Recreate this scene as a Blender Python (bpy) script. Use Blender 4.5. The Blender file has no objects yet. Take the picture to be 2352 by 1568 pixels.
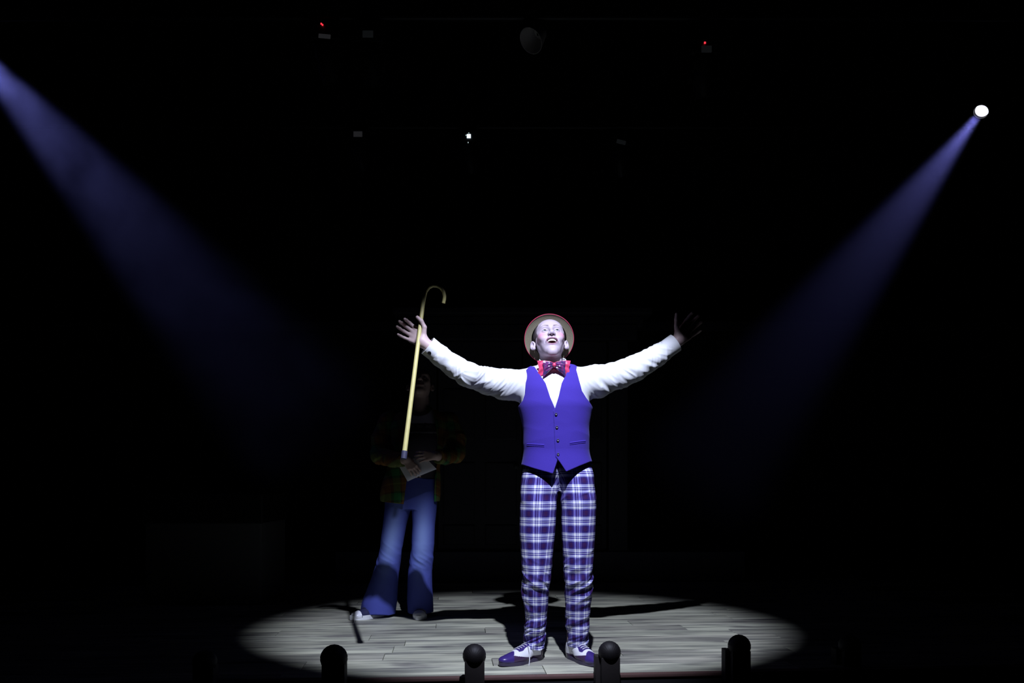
import bpy, bmesh, math, random
import numpy as np
from mathutils import Vector, Matrix, Euler

random.seed(7)
rng = np.random.default_rng(7)
SC = bpy.context.scene
COL = SC.collection

# ------------------------------------------------------------------ camera, world, lights, exposure
FPX, CAMH, HOR = 1800.0, 0.866, 1110.0          # focal length in px, lens height over the stage, horizon row

def W(px, py, d):
    """A point the photograph shows at pixel (px, py), standing d metres into the room."""
    return np.array([(px - 1176.0) * d / FPX, d, CAMH - (py - HOR) * d / FPX])

cam_data = bpy.data.cameras.new('camera')
cam_data.sensor_width = 36.0
cam_data.lens = FPX / 2352.0 * 36.0
cam_data.shift_y = (HOR - 784.0) / 2352.0
cam_data.clip_start, cam_data.clip_end = 0.05, 60
cam = bpy.data.objects.new('camera', cam_data)
COL.objects.link(cam)
cam.location = (0, 0, CAMH)
cam.rotation_euler = (math.pi / 2, 0, 0)
SC.camera = cam

world = bpy.data.worlds.new('dark_theatre')
SC.world = world
world.use_nodes = True
wb = world.node_tree.nodes['Background']
wb.inputs['Color'].default_value = (0.35, 0.38, 0.8, 1)
wb.inputs['Strength'].default_value = 0.0010

def spot(name, loc, target, energy, color, half_deg, blend, radius, scale=(1, 1, 1)):
    d = bpy.data.lights.new(name, 'SPOT')
    d.energy, d.color = energy, color
    d.spot_size = math.radians(half_deg * 2)
    d.spot_blend = blend
    d.shadow_soft_size = radius
    o = bpy.data.objects.new(name, d)
    COL.objects.link(o)
    o.location = loc
    o.rotation_euler = (Vector(target) - Vector(loc)).to_track_quat('-Z', 'Y').to_euler()
    o.scale = scale
    return o

KEY_LOC = (0.25, 1.90, 3.10)
spot('key_light', KEY_LOC, (0.13, 3.8, 0.85), 700, (0.70, 0.76, 1.0), 15.4, 0.48, 0.02, (1.48, 1, 1))
LAMP_R = W(2253, 257, 6.3)
LAMP_L = W(-125, 41, 6.3)
TGT_R = W(1290, 1500, 4.3)
TGT_L = W(1000, 1300, 4.5)
spot('back_light', LAMP_R, TGT_R, 75, (0.27, 0.28, 1.0), 7.2, 0.8, 0.03)
spot('back_light.001', LAMP_L, TGT_L, 170, (0.25, 0.27, 1.0), 6.8, 0.8, 0.03)

SC.view_settings.view_transform = 'Standard'
SC.view_settings.look = 'None'
SC.view_settings.gamma = 1.0
SC.view_settings.exposure = 0.0
SC.view_settings.use_curve_mapping = False
SC.cycles.use_denoising = True
SC.cycles.volume_step_rate = 2.0
SC.cycles.max_bounces = 8

# ------------------------------------------------------------------ object helpers
def tag(o, label=None, cat=None, group=None, kind=None):
    if label: o['label'] = label
    if cat: o['category'] = cat
    if group: o['group'] = group
    if kind: o['kind'] = kind
    return o

def empty(name, loc=(0, 0, 0), rz=0.0):
    o = bpy.data.objects.new(name, None)
    COL.objects.link(o)
    o.location = loc
    o.rotation_euler = (0, 0, rz)
    o.empty_display_size = 0.1
    return o

def link(name, me, mat, parent=None):
    o = bpy.data.objects.new(name, me)
    COL.objects.link(o)
    if mat is not None and not me.materials:
        me.materials.append(mat)
    if parent is not None:
        o.parent = parent
        # geometry is written in world coordinates: undo the parents' transforms
        m = Matrix.Identity(4)
        chain = []
        p = parent
        while p is not None:
            chain.append(p)
            p = p.parent
        for p in reversed(chain):
            m = m @ p.matrix_parent_inverse @ p.matrix_basis
        o.matrix_parent_inverse = m.inverted()
    return o

def mesh_np(name, V, F, smooth=True):
    """V (n,3), F list of quads/tris or (m,4) array"""
    me = bpy.data.meshes.new(name)
    V = np.asarray(V, dtype=np.float32)
    if isinstance(F, np.ndarray):
        m, k = F.shape
        me.vertices.add(len(V))
        me.vertices.foreach_set('co', V.ravel())
        me.loops.add(m * k)
        me.loops.foreach_set('vertex_index', F.astype(np.int32).ravel())
        me.polygons.add(m)
        me.polygons.foreach_set('loop_start', np.arange(0, m * k, k, dtype=np.int32))
        me.update(calc_edges=True)
    else:
        me.from_pydata([tuple(map(float, v)) for v in V], [], [tuple(int(i) for i in f) for f in F])
        me.update()
    if smooth:
        me.polygons.foreach_set('use_smooth', np.ones(len(me.polygons), dtype=bool))
    return me

def set_col(me, C):
    a = me.color_attributes.new('Col', 'FLOAT_COLOR', 'POINT')
    c = np.ones((len(C), 4), dtype=np.float32)
    c[:, :3] = C
    a.data.foreach_set('color', c.ravel())

def set_float(me, name, v):
    a = me.attributes.new(name, 'FLOAT', 'POINT')
    a.data.foreach_set('value', np.asarray(v, dtype=np.float32))

class MB:
    """collects simple shapes into one mesh (world coordinates)"""
    def __init__(s):
        s.V, s.F = [], []
    def add(s, V, F):
        n = len(s.V)
        s.V += [tuple(v) for v in V]
        s.F += [tuple(i + n for i in f) for f in F]
        return s
    def box(s, c, size, M=None, bev=0.0):
        bm = bmesh.new()
        bmesh.ops.create_cube(bm, size=1.0)
        for v in bm.verts:
            v.co = Vector((v.co.x * size[0], v.co.y * size[1], v.co.z * size[2]))
        if bev > 0:
            bmesh.ops.bevel(bm, geom=bm.edges[:], offset=bev, segments=2, affect='EDGES', profile=0.6)
        T = Matrix.Translation(Vector(c)) @ (M.to_4x4() if M is not None else Matrix.Identity(4))
        V = [T @ v.co for v in bm.verts]
        bm.verts.index_update()
        F = [[v.index for v in f.verts] for f in bm.faces]
        bm.free()
        return s.add(V, F)
    def tube(s, P, R, n=12, cap=True):
        P = [Vector(p) for p in P]
        if not hasattr(R, '__len__'): R = [R] * len(P)
        V, F = [], []
        up = Vector((0.13, 0.31, 0.94)).normalized()
        T0 = (P[1] - P[0]).normalized()
        a = T0.cross(up)
        if a.length < 1e-3: a = T0.cross(Vector((1, 0, 0)))
        a.normalize()
        for i, p in enumerate(P):
            t = (P[min(i + 1, len(P) - 1)] - P[max(i - 1, 0)]).normalized()
            a = (a - t * a.dot(t)).normalized()
            b = t.cross(a)
            for k in range(n):
                th = 2 * math.pi * k / n
                V.append(p + (a * math.cos(th) + b * math.sin(th)) * R[i])
        for i in range(len(P) - 1):
            for k in range(n):
                k2 = (k + 1) % n
                F.append((i * n + k, i * n + k2, (i + 1) * n + k2, (i + 1) * n + k))
        if cap:
            F.append(tuple(range(n - 1, -1, -1)))
            F.append(tuple((len(P) - 1) * n + k for k in range(n)))
        return s.add(V, F)
    def lathe(s, prof, n=32, M=None, closed=True):
        """prof: list of (r, z) revolved about Z, then transformed by 4x4 M"""
        M = M or Matrix.Identity(4)
        V, F = [], []
        for r, z in prof:
            for k in range(n):
                th = 2 * math.pi * k / n
                V.append(M @ Vector((max(r, 1e-5) * math.cos(th), max(r, 1e-5) * math.sin(th), z)))
        for i in range(len(prof) - 1):
            for k in range(n):
                k2 = (k + 1) % n
                F.append((i * n + k, i * n + k2, (i + 1) * n + k2, (i + 1) * n + k))
        return s.add(V, F)
    def build(s, name, mat, parent=None, smooth=False):
        me = bpy.data.meshes.new(name)
        me.from_pydata([tuple(v) for v in s.V], [], s.F)
        bm = bmesh.new()
        bm.from_mesh(me)
        bmesh.ops.recalc_face_normals(bm, faces=bm.faces[:])
        bm.to_mesh(me)
        bm.free()
        if smooth:
            me.polygons.foreach_set('use_smooth', np.ones(len(me.polygons), dtype=bool))
            try: me.set_sharp_from_angle(angle=math.radians(40))
            except Exception: pass
        me.update()
        return link(name, me, mat, parent)

# ------------------------------------------------------------------ materials
def mat_new(name):
    m = bpy.data.materials.new(name)
    m.use_nodes = True
    nt = m.node_tree
    return m, nt, nt.nodes['Principled BSDF']

def simple(name, col, rough=0.6, metal=0.0, spec=0.5, sheen=0.0, emit=None, emit_s=0.0, bump=0.0, bscale=200.0):
    m, nt, p = mat_new(name)
    p.inputs['Base Color'].default_value = (*col, 1)
    p.inputs['Roughness'].default_value = rough
    p.inputs['Metallic'].default_value = metal
    p.inputs['Specular IOR Level'].default_value = spec
    if sheen: p.inputs['Sheen Weight'].default_value = sheen
    if emit:
        p.inputs['Emission Color'].default_value = (*emit, 1)
        p.inputs['Emission Strength'].default_value = emit_s
    if bump:
        n = nt.nodes.new('ShaderNodeTexNoise')
        n.inputs['Scale'].default_value = bscale
        n.inputs['Detail'].default_value = 3
        tc = nt.nodes.new('ShaderNodeTexCoord')
        nt.links.new(tc.outputs['Object'], n.inputs['Vector'])
        b = nt.nodes.new('ShaderNodeBump')
        b.inputs['Strength'].default_value = bump
        b.inputs['Distance'].default_value = 0.002
        nt.links.new(n.outputs['Fac'], b.inputs['Height'])
        nt.links.new(b.outputs['Normal'], p.inputs['Normal'])
        mx = nt.nodes.new('ShaderNodeMixRGB')
        mx.blend_type = 'MULTIPLY'
        mx.inputs['Fac'].default_value = 0.25
        mx.inputs['Color1'].default_value = (*col, 1)
        nt.links.new(n.outputs['Fac'], mx.inputs['Color2'])
        nt.links.new(mx.outputs['Color'], p.inputs['Base Color'])
    return m

def vcol(name, rough=0.6, spec=0.4, sss=0.0, sheen=0.0, bump=0.0, bscale=300.0):
    m, nt, p = mat_new(name)
    a = nt.nodes.new('ShaderNodeAttribute')
    a.attribute_name = 'Col'
    nt.links.new(a.outputs['Color'], p.inputs['Base Color'])
    p.inputs['Roughness'].default_value = rough
    p.inputs['Specular IOR Level'].default_value = spec
    if sheen: p.inputs['Sheen Weight'].default_value = sheen
    if bump:
        n = nt.nodes.new('ShaderNodeTexNoise')
        n.inputs['Scale'].default_value = bscale
        tc = nt.nodes.new('ShaderNodeTexCoord')
        nt.links.new(tc.outputs['Object'], n.inputs['Vector'])
        b = nt.nodes.new('ShaderNodeBump')
        b.inputs['Strength'].default_value = bump
        b.inputs['Distance'].default_value = 0.001
        nt.links.new(n.outputs['Fac'], b.inputs['Height'])
        nt.links.new(b.outputs['Normal'], p.inputs['Normal'])
    return m

def math_n(nt, op, a, b=None, clamp=False):
    n = nt.nodes.new('ShaderNodeMath')
    n.operation = op
    n.use_clamp = clamp
    for i, v in enumerate((a, b)):
        if v is None: continue
        if isinstance(v, (int, float)): n.inputs[i].default_value = v
        else: nt.links.new(v, n.inputs[i])
    return n.outputs[0]

def ramp_n(nt, fac, stops, interp='CONSTANT'):
    r = nt.nodes.new('ShaderNodeValToRGB')
    r.color_ramp.interpolation = interp
    el = r.color_ramp.elements
    while len(el) > 1: el.remove(el[-1])
    el[0].position, el[0].color = stops[0][0], (*stops[0][1], 1)
    for pos, c in stops[1:]:
        e = el.new(pos)
        e.color = (*c, 1)
    nt.links.new(fac, r.inputs['Fac'])
    return r.outputs['Color']

def plaid_mat(name, pu, pv, warp, weft, rough=0.8, tone=None):
    """woven check: warp stripes along attribute 'pu', weft stripes along 'pv'"""
    m, nt, p = mat_new(name)
    au = nt.nodes.new('ShaderNodeAttribute'); au.attribute_name = 'pu'
    av = nt.nodes.new('ShaderNodeAttribute'); av.attribute_name = 'pv'
    u = math_n(nt, 'FRACT', math_n(nt, 'MULTIPLY', au.outputs['Fac'], 1.0 / pu))
    v = math_n(nt, 'FRACT', math_n(nt, 'MULTIPLY', av.outputs['Fac'], 1.0 / pv))
    cu = ramp_n(nt, u, warp)
    cv = ramp_n(nt, v, weft)
    mx = nt.nodes.new('ShaderNodeMixRGB')
    mx.inputs['Fac'].default_value = 0.6 if tone else 0.5
    nt.links.new(cu, mx.inputs['Color1'])
    nt.links.new(cv, mx.inputs['Color2'])
    if tone:                                        # threads given as grey levels: dyed by how many pale threads cross
        dyed = ramp_n(nt, mx.outputs['Color'], tone, 'LINEAR')
        mx = nt.nodes.new('ShaderNodeMixRGB')
        mx.inputs['Fac'].default_value = 0.0
        nt.links.new(dyed, mx.inputs['Color1'])
    nt.links.new(mx.outputs['Color'], p.inputs['Base Color'])
    p.inputs['Roughness'].default_value = rough
    p.inputs['Specular IOR Level'].default_value = 0.2
    n = nt.nodes.new('ShaderNodeTexNoise')
    n.inputs['Scale'].default_value = 160
    tc = nt.nodes.new('ShaderNodeTexCoord')
    nt.links.new(tc.outputs['Object'], n.inputs['Vector'])
    b = nt.nodes.new('ShaderNodeBump')
    b.inputs['Strength'].default_value = 0.25
    b.inputs['Distance'].default_value = 0.002
    nt.links.new(n.outputs['Fac'], b.inputs['Height'])
    nt.links.new(b.outputs['Normal'], p.inputs['Normal'])
    return m

M = {}
M['black_wall'] = simple('black_wall_paint', (0.007, 0.007, 0.009), 0.9, bump=0.2, bscale=30)
M['set_paint'] = simple('dark_set_paint', (0.034, 0.032, 0.042), 0.6, bump=0.15, bscale=40)
M['box_paint'] = simple('grey_box_paint', (0.11, 0.11, 0.11), 0.8, bump=0.15, bscale=40)
M['riser'] = simple('riser_paint', (0.10, 0.10, 0.13), 0.8, bump=0.1, bscale=40)
M['metal_black'] = simple('black_powder_coat', (0.018, 0.018, 0.02), 0.45, 0.3, bump=0.1, bscale=120)
M['pale_panel'] = simple('pale_fixture_panel', (0.45, 0.45, 0.47), 0.5)
M['glow_panel'] = simple('dim_panel_painted_glow', (0.05, 0.05, 0.05), 0.5, emit=(0.9, 0.9, 1.0), emit_s=0.013)  # emission stands in for stray light bounced onto a pale panel
M['faint_panel'] = simple('faint_panel_painted_glow', (0.05, 0.05, 0.05), 0.5, emit=(0.8, 0.9, 1.0), emit_s=0.0045)  # fainter version of the same painted-in bounce light
M['frost'] = simple('frosted_shade', (0.5, 0.48, 0.46), 0.6)
M['red_led'] = simple('red_led_display', (0.02, 0, 0), 0.4, emit=(1.0, 0.03, 0.05), emit_s=1.6)
M['white_led'] = simple('white_led_chip', (0.1, 0.1, 0.1), 0.4, emit=(0.75, 0.9, 1.0), emit_s=1.6)
M['dim_led'] = simple('dim_led_chip', (0.1, 0.1, 0.1), 0.4, emit=(0.7, 0.9, 0.9), emit_s=0.45)
M['lens'] = simple('lit_lens', (0.8, 0.8, 0.9), 0.2, emit=(0.90, 0.90, 1.0), emit_s=1.15)
M['lens_dark'] = simple('unlit_lens', (0.02, 0.02, 0.03), 0.1)
M['nosing'] = simple('red_brown_stage_nosing', (0.16, 0.085, 0.075), 0.55, bump=0.3, bscale=25)
M['footlight'] = simple('dark_bronze_footlight', (0.009, 0.007, 0.008), 0.6, 0.0, bump=0.2, bscale=60)
M['footbox'] = simple('grey_footlight_box', (0.028, 0.022, 0.021), 0.75, bump=0.2, bscale=60)
M['skin'] = vcol('stage_makeup_skin', 0.5, 0.35)
M['skin_plain'] = vcol('plain_skin', 0.55, 0.35)
M['shirt'] = simple('white_cotton', (0.80, 0.81, 0.82), 0.85, spec=0.2, bump=0.15, bscale=500)
M['vest'] = simple('violet_wool', (0.060, 0.036, 0.36), 0.85, spec=0.12, sheen=0.05, bump=0.35, bscale=500)
M['vest_edge'] = simple('violet_wool_welt', (0.070, 0.042, 0.39), 0.8, spec=0.15)
M['button'] = simple('dark_pearl_button', (0.05, 0.045, 0.10), 0.18, spec=0.9)
M['gold'] = simple('dull_cufflink', (0.05, 0.05, 0.05), 0.25, 0.6)
M['cufflink_rim'] = simple('cufflink_rim', (0.5, 0.45, 0.35), 0.3, 0.8)
M['pink'] = simple('pink_satin', (0.62, 0.055, 0.14), 0.32, spec=0.6)
M['hair'] = simple('dark_brown_hair', (0.035, 0.025, 0.028), 0.6, bump=0.6, bscale=260)
M['brow'] = simple('brown_eyebrow', (0.12, 0.085, 0.11), 0.8)
M['eye_white'] = vcol('eyeball', 0.15, 0.6)
M['teeth'] = simple('teeth', (0.82, 0.78, 0.74), 0.25)
M['tongue'] = simple('tongue', (0.25, 0.06, 0.08), 0.4)
M['red_binding'] = simple('red_hat_binding', (0.55, 0.03, 0.09), 0.6)
M['straw'] = simple('woven_straw', (0.19, 0.168, 0.108), 0.75, bump=0.5, bscale=350)
M['shoe'] = vcol('two_tone_leather', 0.28, 0.5)
M['sole'] = simple('dark_sole', (0.045, 0.035, 0.07), 0.4)
M['lace'] = simple('white_lace', (0.7, 0.7, 0.74), 0.8)
M['cane'] = simple('varnished_bamboo', (0.62, 0.56, 0.22), 0.45, bump=0.2, bscale=50)
M['ferrule'] = simple('dark_rubber_tip', (0.035, 0.035, 0.07), 0.6)
M['paper'] = simple('white_paper', (0.75, 0.75, 0.76), 0.8)
M['denim'] = vcol('washed_denim', 0.85, 0.15, bump=0.4, bscale=500)
M['white_rubber'] = simple('white_rubber', (0.75, 0.76, 0.78), 0.5)
M['canvas'] = simple('dark_canvas', (0.03, 0.03, 0.06), 0.8)
M['grey_canvas'] = simple('grey_canvas', (0.42, 0.40, 0.42), 0.8)

def g(v): return (v, v, v)
WHT, LAV, NAVY, MAROON = g(1.0), g(0.45), g(0.10), g(0.0)
M['trousers'] = plaid_mat('blue_white_plaid', 0.062, 0.0765,
    [(0, WHT), (.12, LAV), (.15, NAVY), (.205, WHT), (.255, NAVY), (.31, WHT), (.43, LAV), (.46, NAVY), (.50, WHT), (.525, NAVY), (.66, MAROON), (.84, NAVY), (.925, LAV), (.95, NAVY)],
    [(0, WHT), (.04, LAV), (.07, WHT), (.17, LAV), (.20, NAVY), (.245, WHT), (.29, NAVY), (.335, LAV), (.37, WHT), (.48, LAV), (.51, WHT), (.53, NAVY), (.62, MAROON), (.90, NAVY)],
    tone=[(0.0, (0.040, 0.010, 0.080)), (0.08, (0.022, 0.012, 0.13)), (0.25, (0.06, 0.04, 0.30)), (0.42, (0.17, 0.15, 0.48)), (0.62, (0.38, 0.39, 0.62)), (0.8, (0.62, 0.63, 0.80)), (1.0, (0.92, 0.93, 0.95))])
GRN, BRN, YEL, DRK = (0.03, 0.16, 0.05), (0.16, 0.07, 0.02), (0.25, 0.17, 0.04), (0.04, 0.035, 0.02)
M['flannel'] = plaid_mat('green_brown_flannel', 0.13, 0.16,
    [(0, GRN), (.30, DRK), (.36, BRN), (.62, YEL), (.68, BRN), (.88, DRK)],
    [(0, GRN), (.28, DRK), (.34, BRN), (.64, YEL), (.70, BRN), (.90, DRK)])

def straw_floor():
    m, nt, p = mat_new('grey_wood_plank')
    tc = nt.nodes.new('ShaderNodeTexCoord')
    oi = nt.nodes.new('ShaderNodeObjectInfo')
    mp = nt.nodes.new('ShaderNodeMapping')
    mp.inputs['Scale'].default_value = (1.6, 22.0, 22.0)
    off = nt.nodes.new('ShaderNodeVectorMath'); off.operation = 'MULTIPLY_ADD'
    cmb = nt.nodes.new('ShaderNodeCombineXYZ')
    nt.links.new(oi.outputs['Random'], cmb.inputs[0]); nt.links.new(oi.outputs['Random'], cmb.inputs[1])
    off.inputs[1].default_value = (37, 11, 0)
    nt.links.new(cmb.outputs[0], off.inputs[0]); nt.links.new(tc.outputs['Object'], off.inputs[2])
    nt.links.new(off.outputs[0], mp.inputs['Vector'])
    n1 = nt.nodes.new('ShaderNodeTexNoise'); n1.inputs['Scale'].default_value = 1.0; n1.inputs['Detail'].default_value = 6; n1.inputs['Distortion'].default_value = 0.6
    nt.links.new(mp.outputs[0], n1.inputs['Vector'])
    mp2 = nt.nodes.new('ShaderNodeMapping'); mp2.inputs['Scale'].default_value = (1.5, 6.0, 6.0)
    nt.links.new(off.outputs[0], mp2.inputs['Vector'])
    n2 = nt.nodes.new('ShaderNodeTexNoise'); n2.inputs['Scale'].default_value = 1.6; n2.inputs['Detail'].default_value = 3
    nt.links.new(mp2.outputs[0], n2.inputs['Vector'])
    c1 = ramp_n(nt, n1.outputs['Fac'], [(0.25, (0.16, 0.155, 0.155)), (0.42, (0.32, 0.325, 0.27)), (0.58, (0.50, 0.50, 0.405)), (0.8, (0.66, 0.66, 0.55))], 'LINEAR')
    c2 = ramp_n(nt, n2.outputs['Fac'], [(0.32, (0.42, 0.40, 0.44)), (0.48, (0.95, 0.95, 0.92)), (0.68, (1.18, 1.17, 1.10))], 'LINEAR')
    c3 = ramp_n(nt, oi.outputs['Random'], [(0.0, (0.78, 0.76, 0.78)), (0.5, (1.0, 1.0, 0.97)), (1.0, (1.16, 1.17, 1.14))], 'LINEAR')
    a = nt.nodes.new('ShaderNodeMixRGB'); a.blend_type = 'MULTIPLY'; a.inputs['Fac'].default_value = 1
    b = nt.nodes.new('ShaderNodeMixRGB'); b.blend_type = 'MULTIPLY'; b.inputs['Fac'].default_value = 1
    nt.links.new(c1, a.inputs['Color1']); nt.links.new(c2, a.inputs['Color2'])
    nt.links.new(a.outputs[0], b.inputs['Color1']); nt.links.new(c3, b.inputs['Color2'])
    nt.links.new(b.outputs[0], p.inputs['Base Color'])
    p.inputs['Roughness'].default_value = 0.5
    p.inputs['Specular IOR Level'].default_value = 0.3
    bp = nt.nodes.new('ShaderNodeBump'); bp.inputs['Strength'].default_value = 0.15; bp.inputs['Distance'].default_value = 0.002
    nt.links.new(n1.outputs['Fac'], bp.inputs['Height'])
    nt.links.new(bp.outputs['Normal'], p.inputs['Normal'])
    return m
M['plank'] = straw_floor()
M['gap'] = simple('dark_joint', (0.05, 0.045, 0.045), 0.9)

def satin_pattern():
    m, nt, p = mat_new('purple_patterned_satin')
    tc = nt.nodes.new('ShaderNodeTexCoord')
    v = nt.nodes.new('ShaderNodeTexVoronoi'); v.inputs['Scale'].default_value = 90
    nt.links.new(tc.outputs['Object'], v.inputs['Vector'])
    c = ramp_n(nt, v.outputs['Distance'], [(0, (0.26, 0.20, 0.34)), (0.2, (0.10, 0.035, 0.16)), (0.5, (0.20, 0.025, 0.12)), (0.62, (0.05, 0.035, 0.13))], 'LINEAR')
    nt.links.new(c, p.inputs['Base Color'])
    p.inputs['Roughness'].default_value = 0.28
    return m
M['satin'] = satin_pattern()

# ------------------------------------------------------------------ signed-distance toolkit
def _hash(ix, iy, iz):
    h = (ix * 374761393 + iy * 668265263 + iz * 2147483647 * 0 + iz * 1274126177) & 0xFFFFFFFF
    h = ((h ^ (h >> 13)) * 1103515245) & 0xFFFFFFFF
    h = (h ^ (h >> 16)) & 0xFFFF
    return h.astype(np.float32) / 65535.0

def noise3(x, y, z):
    ix, iy, iz = np.floor(x).astype(np.int64), np.floor(y).astype(np.int64), np.floor(z).astype(np.int64)
    fx, fy, fz = x - ix, y - iy, z - iz
    fx, fy, fz = fx * fx * (3 - 2 * fx), fy * fy * (3 - 2 * fy), fz * fz * (3 - 2 * fz)
    r = 0
    for dx in (0, 1):
        wx = fx if dx else 1 - fx
        for dy in (0, 1):
            wy = fy if dy else 1 - fy
            for dz in (0, 1):
                wz = fz if dz else 1 - fz
                r = r + wx * wy * wz * _hash(ix + dx, iy + dy, iz + dz)
    return r

def smin(a, b, k):
    h = np.clip(0.5 + 0.5 * (b - a) / k, 0, 1)
    return b + (a - b) * h - k * h * (1 - h)

def smax(a, b, k):
    return -smin(-a, -b, k)

def cone(P, a, b, r1, r2):
    a, b = np.asarray(a, float), np.asarray(b, float)
    ab = b - a
    L = max(float(ab @ ab), 1e-12)
    h = np.clip(((P - a) @ ab) / L, 0, 1)
    d = P - a - h[:, None] * ab
    return np.sqrt((d * d).sum(1)) - (r1 + (r2 - r1) * h)

def ball(P, c, r):
    d = P - np.asarray(c, float)
    return np.sqrt((d * d).sum(1)) - r

def ell(P, c, R):
    R = np.asarray(R, float)
    q = (P - np.asarray(c, float)) / R
    k0 = np.sqrt((q * q).sum(1)) + 1e-9
    q2 = q / R
    k1 = np.sqrt((q2 * q2).sum(1)) + 1e-9
    return k0 * (k0 - 1) / k1

def smooth_interp(t, ts, vs):
    """piecewise cubic (monotone-ish) interpolation by smoothing a dense linear table"""
    ts, vs = np.asarray(ts, float), np.asarray(vs, float)
    if ts[0] > ts[-1]:
        ts, vs = ts[::-1], vs[::-1]
    g = np.linspace(ts[0], ts[-1], 200)
    v = np.interp(g, ts, vs)
    w = max(3, int(200 / len(ts) / 2)) | 1
    vp = np.pad(v, w // 2, mode='edge')
    v = np.convolve(vp, np.ones(w) / w, 'valid')
    return np.interp(t, g, v)

def stack(P, zs, cx, cy, rx, ry, e=2.0, zlo=None, zhi=None):
    """body of stacked ovals along Z"""
    z = P[:, 2]
    a, b = smooth_interp(z, zs, rx), smooth_interp(z, zs, ry)
    x = np.abs(P[:, 0] - smooth_interp(z, zs, cx)) / a
    y = np.abs(P[:, 1] - smooth_interp(z, zs, cy)) / b
    f = ((x ** e + y ** e + 1e-9) ** (1.0 / e) - 1) * np.minimum(a, b)
    lo, hi = (min(zs) if zlo is None else zlo), (max(zs) if zhi is None else zhi)
    return np.maximum(f, np.maximum(z - hi, lo - z))

def poly2(x, z, pts):
    """signed distance to a polygon in the X-Z plane (negative inside)"""
    pts = np.asarray(pts, float)
    n = len(pts)
    d = np.full(x.shape, 1e9)
    s = np.ones(x.shape)
    for i in range(n):
        a, b = pts[i], pts[i - 1]
        ex, ez = b[0] - a[0], b[1] - a[1]
        wx, wz = x - a[0], z - a[1]
        h = np.clip((wx * ex + wz * ez) / (ex * ex + ez * ez + 1e-12), 0, 1)
        dx, dz = wx - ex * h, wz - ez * h
        d = np.minimum(d, dx * dx + dz * dz)
        c1, c2, c3 = z >= a[1], z < b[1], ex * wz > ez * wx
        flip = (c1 & c2 & c3) | (~c1 & ~c2 & ~c3)
        s = np.where(flip, -s, s)
    return s * np.sqrt(d)

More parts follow.
